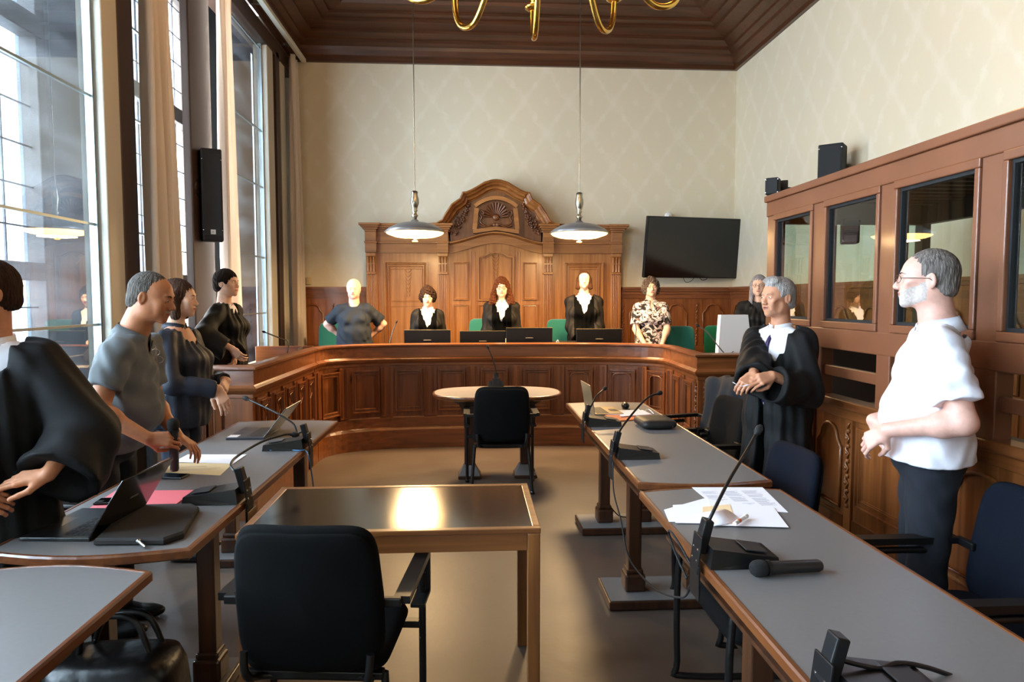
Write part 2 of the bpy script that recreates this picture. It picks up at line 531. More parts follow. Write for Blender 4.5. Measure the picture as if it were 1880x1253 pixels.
# pillars, inner glazing and head beam of the window side
BROWN = mat('window_post_brown', '#3b2a22', rough=.45)
PALE = mat('window_post_pale', '#b9b2a2', rough=.5)
GREYG = mat('window_post_grey', '#6f787c', rough=.45)
PB = MB()
for a, b in ((4.84, 5.06), (6.02, 6.5), (8.66, 8.8)): PB.box(-2.43, -2.36, a, b, 0, 4.62, .01)
PB.box(-2.62, -2.36, .3, .75, 0, 4.62, .01)
structure(PB.build('trim_1', BROWN), 'dark brown posts between the tall windows')
PB = MB()
for a, b in ((4.64, 4.84), (8.28, 8.52), (8.85, 9.05)): PB.box(-2.425, -2.36, a, b, 0, 4.55, .008)
structure(PB.build('trim_2', PALE), 'pale posts of the inner glazing')
structure(MB().box(-2.64, -2.36, YF, YB, 4.55, 4.74, .01).build('trim_3', BROWN), 'dark head beam above the glazing')
# storm glazing panes (large sheets with thin metal joints)
SG = glass('storm_glass', (.80, .90, .97), refl=3.0, smear=.03)
ALU = mat('aluminium_strip', '#a9b6ba', rough=.3, metal=.8)
for k, (a, b) in enumerate(((.76, 4.64), (7.0, 8.28), (8.52, 8.85), (5.06, 5.75), (-2.4, .3))):
    g = thing('window_%d' % (k + 4), 'inner storm glazing with thin joints', 'window'); del g['category']; structure(g)
    MB().box(-2.45, -2.44, a, b, .05, 4.56).build('pane', SG, g)
    s = MB()
    for z in (.06, 1.43, 2.08, 2.9, 3.55, 4.5): s.box(-2.452, -2.432, a, b, z - .008, z + .008)
    for y in (a, b): s.box(-2.47, -2.42, y - .02 if y == b else y, y if y == b else y + .02, .05, 4.56)
    if b - a > 3:
        s.box(-2.47, -2.42, 2.6, 2.63, .05, 4.56)
    s.build('frame', ALU, g)
# low panel under the glazing
structure(MB().box(-2.66, -2.4, YF, YB, 0, .1).build('baseboard_left', BROWN))

# ---------------- wainscot (back and right walls)
def arch_panel(mb, to3, w, z0, z1, r=.012):
    """raised arched moulding; to3(u, out, z) places it"""
    h = w / 2; pts = []
    pts += [(-h, z0), (-h, z1 - .12), (-h * .72, z1 - .085)]
    for k in range(9):
        a = PI - PI * k / 8; pts.append((math.cos(a) * h * .66, z1 - .07 + math.sin(a) * .07))
    pts += [(h * .72, z1 - .085), (h, z1 - .12), (h, z0)]
    mb.tube([to3(u, .012, z) for u, z in pts], r, 6, closed=True)


def frame_rect(mb, to3, u0, u1, z0, z1, r=.011, out=.01):
    """mitred rectangular moulding: a high outer bead stepping down to the panel"""
    W = 2.4 * r; prof = [(0, 0), (0, out), (.3 * W, out), (.42 * W, out * .45), (.75 * W, out * .5), (.85 * W, .001), (W, 0)]
    v = []
    for k, o in prof:
        for (u, z) in ((u0 + k, z0 + k), (u1 - k, z0 + k), (u1 - k, z1 - k), (u0 + k, z1 - k)): v.append(to3(u, o, z))
    f = [(j * 4 + i, j * 4 + (i + 1) % 4, (j + 1) * 4 + (i + 1) % 4, (j + 1) * 4 + i) for j in range(len(prof) - 1) for i in range(4)]
    mb.add(v, f)


def carving(mb, to3, u, z0, z1, w=.035):
    """narrow strip of carved foliage: a chain of small leaves"""
    z = z0; k = 0
    while z < z1:
        s = 1 if k % 2 else -1
        c = to3(u + s * w * .22, .006, z); mb.ball(c, .013, 6)
        mb.tube([to3(u - s * w * .3, .004, z), to3(u + s * w * .1, .012, z + .02), to3(u + s * w * .4, .004, z + .045)], [.004, .008, .003], 5)
        z += .042; k += 1


def wainscot(name, to3, u0, u1, mpanel, mrail, step=.52, carv=True):
    b = MB()
    def slab(a, c, z0, z1, o0, o1):
        P = [to3(a, o0, z0), to3(c, o0, z0), to3(c, o0, z1), to3(a, o0, z1), to3(a, o1, z0), to3(c, o1, z0), to3(c, o1, z1), to3(a, o1, z1)]
        b.add(P, [(0, 1, 2, 3), (4, 5, 6, 7), (0, 1, 5, 4), (1, 2, 6, 5), (2, 3, 7, 6), (3, 0, 4, 7)])
    slab(u0, u1, 0, 1.74, -.0, .03)
    n = max(1, int(round((u1 - u0) / step))); d = (u1 - u0) / n
    for i in range(n):
        c = u0 + d * (i + .5)
        arch_panel(b, lambda u, o, z, c=c: to3(c + u, o + .03, z), d * .55, .95, 1.52)
        frame_rect(b, lambda u, o, z, c=c: to3(c + u, o + .03, z), -d * .3, d * .3, .25, .85)
        if carv: carving(b, lambda u, o, z: to3(u, o + .03, z), u0 + d * i + .03, .95, 1.5)
    o = b.build(name, mpanel); structure(o)
    r = MB(); b = r
    slab(u0, u1, 1.60, 1.66, .03, .045); slab(u0, u1, 1.66, 1.70, .03, .06); slab(u0, u1, 1.70, 1.73, .02, .085); slab(u0, u1, 1.73, 1.76, 0, .1)
    slab(u0, u1, .86, .92, .03, .042); slab(u0, u1, 0, .16, .03, .05); slab(u0, u1, .16, .18, .03, .045)
    r.build('rail', mrail, o)
    return o


wainscot('trim_4', lambda u, o, z: (u, YB - o, z), -2.4, -1.42, W_WAIN, W_WAINX)
wainscot('trim_5', lambda u, o, z: (u, YB - o, z), 2.1, XR - .03, W_WAIN, W_WAINX)
wainscot('trim_6', lambda u, o, z: (XR - o, u, z), YF, YB - .03, W_WAIN, W_WAINY, carv=False)

# ---------------- ceiling: stepped crown moulding and coffers
crown = [(0, 4.76), (.05, 4.76), (.05, 4.82), (.08, 4.84), (.12, 4.90), (.13, 4.94), (.2, 4.97), (.2, 5.01), (.3, 5.06), (.3, 5.09), (.36, 5.10),
         (.5, 5.12), (.5, 5.16), (.6, 5.18), (.6, 5.21), (.78, 5.23), (.8, 5.27), (.95, 5.29), (.98, 5.35), (0, 5.38)]
# travelling so that "right of travel" points into the room
c1 = MB().sweep([(XR, YF), (XR, YB), (-2.36, YB), (-2.36, YF)], [(-o, z) for o, z in crown])
structure(c1.build('trim_7', W_CEIL), 'stepped dark wooden crown moulding')
structure(MB().box(-3.2, XR + .15, YF - .15, YB + .15, 5.55, 5.65).build('ceiling', W_CEILY))
cb = MB()
def beam(x0, x1, y0, y1):
    cb.box(x0, x1, y0, y1, 5.30, 5.56); cb.box(x0 + .05, x1 - .05, y0 + .05, y1 - .05, 5.25, 5.31)
xs = [-1.38, .33, 2.04, 3.72]; 
cw = 1.35
gx = [-2.36, -1.45, .28, .28 + 1.73, 2.85]
for y in (8.55, 6.75, 4.95, 3.15, 1.35, -.45, -2.25): cb.box(-2.4, XR, y - .09, y + .09, 5.30, 5.56)
for x in (-1.45, .3, 2.05, 2.8): cb.box(x - .08, x + .08, YF, 8.6, 5.30, 5.56)
def octo(cx, cy, rx, ry):
    k = .42
    return [(cx - rx, cy - ry * k), (cx - rx * k, cy - ry), (cx + rx * k, cy - ry), (cx + rx, cy - ry * k), (cx + rx, cy + ry * k), (cx + rx * k, cy + ry), (cx - rx * k, cy + ry), (cx - rx, cy + ry * k)]
for y in (7.65, 5.85, 4.05, 2.25):
    for x, rx in ((-.57, .72), (1.18, .72), (-1.95, .4), (2.43, .28)):
        for s, z0, z1 in ((1.0, 5.34, 5.55), (.78, 5.40, 5.55), (.5, 5.32, 5.55)):
            cb.sweep(octo(x, y, rx * s, .74 * s), [(-.035, z1), (-.035, z0 + .02), (-.02, z0), (.02, z0), (.035, z0 + .02), (.035, z1)], closed=True)
        for a in range(8):
            ang = a * PI / 4
            cb.tube([(x + math.cos(ang) * rx * .5, y + math.sin(ang) * .37, 5.5), (x + math.cos(ang) * rx * .95, y + math.sin(ang) * .7, 5.5)], .03, 4)
structure(cb.build('trim_8', W_CEIL), 'coffers of the dark wooden ceiling')

# pale track under the crown on the window side
RAIL = thing('curtain_rail', 'white curtain track running along the top of the window side', 'curtain rail', (-2.2, 3, 4.7))
MB().box(-.03, .03, -5.5, 6.4, .02, .07, .006).build('track', mat('white_track', '#cfd0c4', rough=.4), RAIL)
for k in range(10): MB().box(-.12, .0, -5 + k * 1.2, -4.96 + k * 1.2, .03, .06).build('bracket', STEEL, RAIL)

# ---------------- curtains
CURT = mat('curtain_cloth', '#e3d6c8', rough=.85, sheen=.2)
def mk_transl(m):
    nt = m.node_tree; N = nt.nodes; L = nt.links
    out = N['Material Output']; t = N.new('ShaderNodeBsdfTranslucent'); t.inputs[0].default_value = srgb('#ecdfd2')
    mix = N.new('ShaderNodeMixShader'); mix.inputs[0].default_value = .28
    L.new(N['Principled BSDF'].outputs[0], mix.inputs[1]); L.new(t.outputs[0], mix.inputs[2]); L.new(mix.outputs[0], out.inputs[0])
mk_transl(CURT)
def curtain(label, x, y0, y1, z0, folds, amp, gather=0.0, seed=1):
    rnd = random.Random(seed); nu, nz = folds * 14, 30; v = []; f = []
    ph = [rnd.uniform(-.5, .5) for _ in range(folds + 2)]
    for j in range(nz + 1):
        tz = j / nz; z = 4.70 + (z0 - 4.70) * tz
        wid = 1 - gather * (1 - tz) ** 1.3
        for i in range(nu + 1):
            u = i / nu; k = u * folds
            a = amp * (.6 + .5 * tz) * math.sin(2 * PI * k + ph[int(k)] + .5 * math.sin(3 * tz + k))
            a += amp * .35 * math.sin(5.3 * k + 2 * tz)
            yc = (y0 + y1) / 2 - gather * .25 * (y1 - y0) * (1 - tz)
            v.append((x + a, yc + (u - .5) * (y1 - y0) * wid + .015 * math.sin(7 * tz + 3 * k), z))
    for j in range(nz):
        for i in range(nu):
            a = j * (nu + 1) + i; f.append((a, a + 1, a + nu + 2, a + nu + 1))
    m = MB(); m.add(v, f, True)
    o = m.build('curtain', CURT)
    md = o.modifiers.new('t', 'SOLIDIFY'); md.thickness = .004
    return tag(o, label, 'curtain', 'curtains on the window side')
curtain('wide flesh-coloured curtain behind the man in the grey polo shirt', -2.27, 4.98, 5.52, .08, 4, .055, .28, 3)
curtain('narrow pale curtain hanging between the column speaker and the second glass pane', -2.27, 6.46, 6.84, .2, 3, .05, .12, 5)
curtain('pale curtain in the far corner beside the patterned back wall', -2.27, 9.0, 9.42, .2, 4, .05, .05, 8)
# ================================================================ DAIS AND JUDGES' BENCH
DZ = .17
dais = [(-2.4, 9.5), (-2.4, 5.0), (-1.6, 5.0), (-1.57, 6.78), (-1.35, 7.15), (-1.0, 7.38), (1.5, 7.38), (1.85, 7.15), (2.05, 6.8), (2.02, 5.9), (3.69, 5.9), (3.69, 9.5)]
structure(MB().prism(dais, 0.001, DZ).build('floor_dais', floor_mat()))


def resample(path, n):
    P = [Vector(p) for p in path]; L = [0]
    for i in range(1, len(P)): L.append(L[-1] + (P[i] - P[i - 1]).length)
    out = []
    for k in range(n + 1):
        t = L[-1] * k / n; i = 1
        while i < len(P) - 1 and L[i] < t: i += 1
        q = (t - L[i - 1]) / max(1e-9, L[i] - L[i - 1]); out.append(P[i - 1].lerp(P[i], q))
    return out


BODY = [(-.02, .22), (0, .22), (0, .885), (-.02, .885)]
BASE = [(0, 0), (.03, 0), (.03, .20), (.018, .222), (.008, .232), (.008, .33), (0, .342)]
TOPM = [(0, .885), (.008, .89), (.008, .915), (.022, .925), (.04, .945), (.045, .962), (.028, .975), (.018, .985), (.018, 1.085), (.03, 1.09), (.04, 1.098), (.04, 1.112), (.0, 1.122), (-.06, 1.122), (-.06, .93)]


def bench_front(label, path, npan, cat, worktop, arch_from=99, hook=False):
    """panelled bench front running along a plan path (front to the right of travel)"""
    t = thing('judges_bench' if npan > 6 else 'side_desk', label, cat, (0, 0, 0))
    MB().sweep(path, [(-.05, 0), (0, 0), (0, .9), (-.05, .9)]).build('front_board', W_BENCH, t)
    MB().sweep(path, BASE).build('plinth', W_BENCHX, t)
    MB().sweep(path, TOPM).build('top_rail', W_BENCHX, t)
    pts = resample(path, npan)
    for i in range(npan):
        a, b = Vector(pts[i]), Vector(pts[i + 1]); d = (b - a); L = d.length; d.normalize(); n = Vector((d.y, -d.x))
        to3 = lambda u, o, z: (a.x + d.x * u + n.x * o, a.y + d.y * u + n.y * o, z)
        m = MB()
        off = .012
        T = lambda u, o, z: to3(u, o + off, z)
        if L > .3:
            frame_rect(m, T, L * .2, L * .82, .4, .85, .012, .016)
            frame_rect(m, T, L * .25, L * .77, .435, .815, .006, .01)
        else:
            frame_rect(m, T, L * .14, L * .86, .4, .85, .010, .016)
        # flat stiles beside the panel
        for u0, u1 in ((0, L * .16), (L * .86, L)):
            P = [to3(u0, 0, .345), to3(u1, 0, .345), to3(u1, 0, .885), to3(u0, 0, .885), to3(u0, .014, .345), to3(u1, .014, .345), to3(u1, .014, .885), to3(u0, .014, .885)]
            m.add(P, [(0, 1, 2, 3), (4, 5, 6, 7), (0, 1, 5, 4), (1, 2, 6, 5), (2, 3, 7, 6), (3, 0, 4, 7)])
        if L > .3:
            for u in (L * .885, L * .915, L * .945, L * .055, L * .085): m.tube([to3(u, .016, .37), to3(u, .016, .87)], .004, 5)
        if hook:
            m.tube(smooth_path([T(L * .62, .006, .80), T(L * .4, .006, .78), T(L * .55, .006, .72), T(L * .36, .006, .66)], 5), .006, 5)
        if i >= arch_from:
            m.tube([T(L * .3, .01, .76), T(L * .34, .01, .79), T(L * .42, .01, .80), T(L * .6, .01, .80), T(L * .68, .01, .79), T(L * .72, .01, .76), T(L * .72, .01, .48), T(L * .3, .01, .48)], .005, 5, closed=True)
        m.build('panel', W_BENCH, t)
    if worktop:
        MB().prism(worktop, .895, .925).build('worktop', mat('bench_worktop', '#5a3c28', rough=.35), t)
    return t


arc = [(-1.53, 6.72), (-1.49, 6.93), (-1.36, 7.09), (-1.16, 7.20), (-.85, 7.29), (-.4, 7.335), (.24, 7.35), (.9, 7.335), (1.35, 7.29), (1.66, 7.20), (1.87, 7.09), (2.0, 6.93), (2.02, 6.74)]
arc = [tuple(p) for p in smooth_path([(a, b, 0) for a, b in arc], 3)]
arc = [(p[0], p[1]) for p in arc]
bt = arc + [(2.05, 7.0), (2.3, 7.3), (2.05, 7.65), (1.5, 7.80), (-1.0, 7.80), (-1.6, 7.65), (-1.85, 7.3), (-1.56, 6.9)]
bench_front('long curved oak judges\' bench with nine raised panels facing the room', arc, 9, 'bench', bt, arch_from=6)
# left wing: front runs towards the camera, then turns to the windows
lw = bench_front('panelled oak side desk below the windows, left of the judges\' bench', [(-2.17, 5.01), (-1.565, 4.95), (-1.53, 6.70)], 7, 'desk',
                 [(-2.17, 5.04), (-1.59, 4.98), (-1.56, 6.70), (-1.62, 6.98), (-1.90, 6.98), (-1.90, 5.33), (-2.17, 5.33)], hook=True)
lw.name = 'side_desk'
MB().box(-2.17, -1.6, 6.99, 7.03, .2, 1.12, .004).build('back_board', W_BENCHX, lw)
rw = bench_front('short oak side desk right of the judges\' bench, carrying the white monitor', [(2.02, 6.73), (1.98, 5.83), (2.75, 5.86)], 4, 'desk',
                 [(2.05, 6.74), (2.0, 5.86), (2.75, 5.88), (2.75, 6.9), (2.2, 7.1)])
m = MB(); carving(m, lambda u, o, z: (1.985 + u, 5.83 - o, z), .06, .4, .85, .05); m.build('carving', W_CARVE, rw)
m = MB(); carving(m, lambda u, o, z: (1.985 - o, 5.83 + u, z), .05, .4, .85, .04); m.build('carving', W_CARVE, rw)

# ================================================================ CARVED OAK BACKDROP BEHIND THE JUDGES
BD = thing('carved_backdrop', 'tall carved oak panelling with curved pediment on the back wall behind the judges', 'panelling', (.34, 9.5, 0))
def bx(o, u0, u1, d0, d1, z0, z1, b=0): return o.box(u0, u1, -d1, -d0, z0, z1, b)
TB = lambda u, o, z: (u, -o, z)
fb = MB(); bx(fb, -1.72, 1.70, 0, .10, 0, 2.55); bx(fb, -.6, .6, .0, .10, 2.5, 2.7); fb.build('back_board', W_PANEL, BD)
# entablature on the side bays
e = MB()
for s0, s1 in ((-1.72, -.62), (.62, 1.70)):
    bx(e, s0, s1, .10, .125, 2.22, 2.345); bx(e, s0 - .02, s1 + .02, .10, .15, 2.345, 2.37, .004); bx(e, s0, s1, .10, .13, 2.37, 2.50)
    for i, (dz, do) in enumerate(((2.50, .15), (2.525, .19), (2.55, .24), (2.575, .26))): bx(e, s0 - (.02 + .03 * i if s0 < 0 else .0), s1 + (.02 + .03 * i if s1 > 1 else .0), 0, do, dz, dz + .028, .004)
for c in (-1.683, -.722, .713, 1.655):
    bx(e, c - .075, c + .075, .1, .19, 2.22, 2.345); bx(e, c - .085, c + .085, .1, .205, 2.345, 2.37, .004); bx(e, c - .075, c + .075, .1, .2, 2.37, 2.50, .004)
    for i, (dz, do) in enumerate(((2.50, .22), (2.525, .25), (2.55, .29), (2.575, .32))): bx(e, c - .08 - .02 * i, c + .08 + .02 * i, 0, do, dz, dz + .028, .004)
e.build('entablature', W_PANELX, BD)
for c in (-1.683, -.722, .713, 1.655):
    p = MB()
    bx(p, c - .075, c + .075, .1, .13, 0, 2.22)
    bx(p, c - .068, c + .068, .13, .185, 2.17, 2.215, .006); bx(p, c - .06, c + .06, .13, .165, 1.95, 2.17)
    bx(p, c - .068, c + .068, .13, .18, 1.93, 1.955, .006)
    for k in range(3):
        u = c - .04 + .04 * k
        p.tube([(u, -.172, 1.965), (u, -.172, 2.1), (u, -.185, 2.15), (u, -.192, 2.165)], .016, 7)
        p.cbox((u, -.185, 2.07), (.035, .02, .014))
    for k in range(5):
        u = c - .048 + .024 * k; p.tube([(u, -.132, .3), (u, -.132, 1.93)], .0085, 6)
    p.build('pilaster', W_PANEL, BD)
# side doors with nested mouldings
for c, w_ in ((-1.22, .29), (1.21, .27)):
    d = MB()
    for z0, z1 in ((.25, 2.10),):
        frame_rect(d, lambda u, o, z: TB(c + u, o + .10, z), -w_, w_, z0, z1, .018, .05)
        frame_rect(d, lambda u, o, z: TB(c + u, o + .10, z), -w_ + .05, w_ - .05, z0 + .05, z1 - .05, .010, .03)
    frame_rect(d, lambda u, o, z: TB(c + u, o + .10, z), -w_ + .075, w_ - .075, 1.56, z1 - .09, .006, .012)
    frame_rect(d, lambda u, o, z: TB(c + u, o + .10, z), -w_ + .075, w_ - .075, .35, 1.50, .006, .012)
    d.build('door', W_PANEL, BD)
# centre bay
c0 = -.0
m = MB()
for u0, u1 in ((-.585, -.38), (.365, .57)):
    for z0, z1 in ((1.58, 2.10), (.6, 1.52)): frame_rect(m, lambda u, o, z: TB(u, o + .10, z), u0, u1, z0, z1, .012, .035)
frame_rect(m, lambda u, o, z: TB(u, o + .10, z), -.245, .24, .6, 1.52, .012, .035)
pts = [(-.24, 1.58), (.236, 1.58), (.236, 2.17), (.17, 2.175), (.1, 2.215), (0, 2.235), (-.1, 2.215), (-.17, 2.175), (-.24, 2.17)]
def relief(m, pts, w_, d, o0=.10, closed=True):
    """flat raised band along an outline on the panelling, mitred at the corners"""
    n = len(pts); P = [Vector(p) for p in pts]; v = []
    for i in range(n):
        d0 = (P[i] - P[i - 1]) if closed or i else (P[1] - P[0]); d1 = (P[(i + 1) % n] - P[i]) if closed or i < n - 1 else (P[-1] - P[-2])
        d0.normalize(); d1.normalize(); q = Vector((-d0.y - d1.y, d0.x + d1.x)).normalized(); q = q / max(.4, q.dot(Vector((-d0.y, d0.x)))) * w_ / 2
        a = P[i] - q; b_ = P[i] + q
        v += [TB(a.x, o0, a.y), TB(a.x, o0 + d, a.y), TB(b_.x, o0 + d, b_.y), TB(b_.x, o0, b_.y)]
    f = [(i * 4 + k, (i + 1) % n * 4 + k, (i + 1) % n * 4 + (k + 1) % 4, i * 4 + (k + 1) % 4) for i in range(n if closed else n - 1) for k in range(4)]
    if not closed: f += [(0, 1, 2, 3), (n * 4 - 4, n * 4 - 3, n * 4 - 2, n * 4 - 1)]
    m.add(v, f)
relief(m, pts, .022, .032)
relief(m, [(u * .88, 1.88 + (z - 1.88) * .93) for u, z in pts], .010, .018)
for u in (-.34, -.29, .29, .33): m.tube([TB(u, .10, .3), TB(u, .10, 2.24)], .007, 5)
m.build('center_panels', W_PANEL, BD)
# carved drop ornament on the panels
m = MB()
for cu, zt in ((-1.2, 1.98), (-.01, 2.18), (1.2, 1.98)):
    for k in range(7):
        z = zt - k * .055; s = .05 - .004 * k
        for sg in (-1, 1): m.tube([TB(cu, .104, z - .03), TB(cu + sg * s * .7, .108, z - .005), TB(cu + sg * s, .104, z + .03)], [.003, .008, .002], 5)
m.build('drop_ornament', W_PANEL, BD)
# curved band above the centre bay
def ogee(u, lo, hi, w_):
    t = min(1, abs(u) / w_); return lo + (hi - lo) * (.5 + .5 * math.cos(PI * t)) ** .85
us = [-.63 + 1.26 * k / 36 for k in range(37)]
def band(lo, hi, w_, prof, name, m_, usl=us):
    v = []; q = len(prof)
    for u in usl:
        z = ogee(u, lo, hi, w_)
        for o, dz in prof: v.append(TB(u, o, z + dz))
    f = []
    for i in range(len(usl) - 1):
        for k in range(q - 1): f.append((i * q + k, (i + 1) * q + k, (i + 1) * q + k + 1, i * q + k + 1))
    mm = MB(); mm.add(v, f, False); mm.add(v[:q], [tuple(range(q))]); mm.add(v[-q:], [tuple(range(q))])
    return mm.build(name, m_, BD)
band(2.345, 2.485, .66, [(.09, -.13), (.13, -.13), (.13, -.02), (.16, -.012), (.19, .004), (.19, .018), (.15, .028), (.09, .03)], 'arched_cornice', W_PANELX)
# pediment: outline, back slab, tympanum, proud cornice
PED = [(-.92, 2.604), (-.80, 2.61), (-.735, 2.65), (-.675, 2.75), (-.60, 2.86), (-.535, 2.905), (-.49, 2.935), (-.453, 3.02), (-.40, 3.025), (-.33, 3.055), (-.25, 3.10), (-.16, 3.155), (-.06, 3.185), (0, 3.19)]
PED = [tuple(p)[:2] for p in [(a, b) for a, b in PED]]
PEDF = PED + [(-a, b) for a, b in PED[::-1][1:]]
slab = [(a, b) for a, b in PEDF]
s = MB(); s.prism([(a, b) for a, b in [(.63, 2.36), (.5, 2.40), (.3, 2.455), (.12, 2.49), (-.12, 2.49), (-.3, 2.455), (-.5, 2.40), (-.63, 2.36)] + [(-.66, 2.6)] + PEDF[2:-2] + [(.66, 2.6)]], -.13, 0, 'y'); s.build('tympanum', W_CARVE, BD)
def inner(k):
    """the outline pulled inwards by k"""
    out = []
    n = len(PEDF)
    for i in range(n):
        a = Vector(PEDF[max(i - 1, 0)]); b = Vector(PEDF[min(i + 1, n - 1)]); d = (b - a).normalized(); q = Vector((d.y, -d.x))
        p = Vector(PEDF[i]) + q * k; out.append((p.x, max(p.y, 2.6)))
    return out
levels = [(0, .0), (0, .30), (.018, .31), (.03, .30), (.035, .27), (.06, .25), (.075, .21), (.085, .2), (.105, .19), (.115, .15), (.13, .14), (.13, .10)]
v = []; n = len(PEDF)
for k, o in levels:
    for (a, b) in inner(k): v.append(TB(a, o, b))
f = []
for j in range(len(levels) - 1):
    for i in range(n - 1): f.append((j * n + i, j * n + i + 1, (j + 1) * n + i + 1, (j + 1) * n + i))
mm = MB(); mm.add(v, f, False); mm.build('pediment_cornice', W_PANELX, BD)
# central cartouche frame, shell, scrolls
m = MB()
relief(m, [(-.29, 2.535), (-.262, 2.82)], .06, .06, .13, False); relief(m, [(.29, 2.535), (.262, 2.82)], .06, .06, .13, False)
arcp = [(-.285 + .57 * k / 12, 2.845 + .115 * math.sin(PI * k / 12) ** .8) for k in range(13)]
relief(m, arcp, .05, .065, .13, False)
relief(m, [(-.31, 2.505), (0, 2.55), (.31, 2.505)], .05, .07, .13, False)
m.build('cartouche_frame', W_PANELX, BD)
m = MB()
for k in range(13):
    a = PI * (k + .5) / 13; r1 = .19 if 2 < k < 10 else .17
    cx, cz = 0, 2.70
    m.tube([TB(cx + math.cos(a) * .05, .15, cz + math.sin(a) * .05), TB(cx + math.cos(a) * r1 * .7, .165, cz + math.sin(a) * r1 * .75), TB(cx + math.cos(a) * r1, .175, cz + math.sin(a) * r1 * 1.05)], [.006, .014, .017], 6)
m.ball(TB(0, .155, 2.70), (.05, .03, .045), 10)
m.build('shell_carving', W_CARVE, BD)
m = MB()
for sg in (-1, 1):
    m.tube(smooth_path([TB(sg * .03, .155, 2.615), TB(sg * .1, .16, 2.585), TB(sg * .17, .16, 2.6), TB(sg * .215, .16, 2.65), TB(sg * .19, .16, 2.70), TB(sg * .22, .16, 2.75), TB(sg * .2, .16, 2.79), TB(sg * .165, .16, 2.77), TB(sg * .17, .16, 2.74)], 5), .012, 6)
    m.tube(smooth_path([TB(sg * .22, .15, 2.60), TB(sg * .15, .15, 2.57), TB(sg * .05, .155, 2.57)], 5), .014, 6)
    m.ball(TB(sg * .02, .16, 2.60), (.03, .02, .03), 8)
m.build('scroll_carving', W_CARVE, BD)
rnd = random.Random(4)
for sg in (-1, 1):
    g = MB()
    for k in range(60):
        t = k / 60; cu = .37 + .20 * t ** 1.2; cz = 2.88 - .40 * t; sp = .015 + .05 * t
        g.ball(TB(sg * (cu + rnd.uniform(-sp, sp)), .14 + rnd.uniform(0, .03), cz + rnd.uniform(-sp, sp) * .8), rnd.uniform(.012, .022), 6)
    g.tube(smooth_path([TB(sg * .50, .14, 2.78), TB(sg * .53, .145, 2.72), TB(sg * .505, .145, 2.68), TB(sg * .52, .14, 2.62), TB(sg * .57, .14, 2.58)], 5), .01, 6)
    g.build('garland_carving', W_CARVE, BD)

# ================================================================ CEILING LAMPS
LAMPW = mat('lamp_inner', '#fff1d6', rough=.6, emit='#ffc878', estr=5.0)
BULB = mat('lamp_bulb', '#ffffff', emit='#ffd8a0', estr=28)
def pendant(label, x, zt):
    y = 7.4; z = 2.307
    t = thing('pendant_lamp', label, 'lamp', (x, y, z), 0, 'pendant lamps over the judges\' bench')
    MB().tube([(0, 0, .38), (0, 0, ZC - z + .18)], .006, 6).lathe([(.05, ZC - z + .1), (.06, ZC - z + .18), (.02, ZC - z + .22)], n=14).build('rod', NICKEL, t)
    MB().lathe([(.018, .12), (.022, .15), (.035, .165), (.02, .18), (.018, .2), (.03, .215), (.022, .225), (.03, .25), (.042, .29), (.04, .33), (.03, .37), (.034, .40), (.02, .41), (.0, .41)], n=16).build('stem', NICKEL, t)
    MB().lathe([(.0, .128), (.03, .125), (.045, .105), (.10, .098), (.18, .08), (.26, .04), (.305, .0), (.295, -.004), (.25, .030), (.17, .066), (.05, .083), (0, .083)], n=40).build('lamp_shade', mat('lamp_enamel', '#8d8d90', rough=.35, metal=.4), t)
    v = []; n = 48
    mb = MB(); prof = [(.285, -.006, 0), (.27, -.02, 1), (.22, -.036, 1), (.13, -.052, .4), (.0, -.058, 0)]
    for r, h, k in prof:
        for i in range(n):
            a = 2 * PI * i / n; rr = r * (1 + .03 * k * math.cos(6 * a)); v.append((rr * math.cos(a), rr * math.sin(a), h + .006 * k * math.cos(6 * a)))
    f = [(j * n + i, j * n + (i + 1) % n, (j + 1) * n + (i + 1) % n, (j + 1) * n + i) for j in range(4) for i in range(n)]
    mb.add(v, f, True); mb.build('glass_diffuser', LAMPW, t)
    MB().tube([(0, 0, -.05), (0, 0, -.085)], .006, 6).cbox((0, 0, -.09), (.055, .016, .016), .004).ball((0, 0, -.075), .012, 8).build('finial', BRASS, t)
    for ch_ in t.children:
        if ch_.name.split('.')[0] != 'rod': ch_.scale = (1.07,) * 3
    d = bpy.data.lights.new('lamp_light', 'AREA'); d.energy = LAMP_P; d.color = (1, .66, .32); d.shape = 'DISK'; d.size = .36
    o = bpy.data.objects.new('lamp_light', d); o.location = (0, 0, -.066); o.parent = t; COL.objects.link(o)
LAMP_P = 42
pendant('left of the two lit dish-shaped pendant lamps', -.597, 0)
pendant('right of the two lit dish-shaped pendant lamps, nearer the wall screen', 1.172, 0)

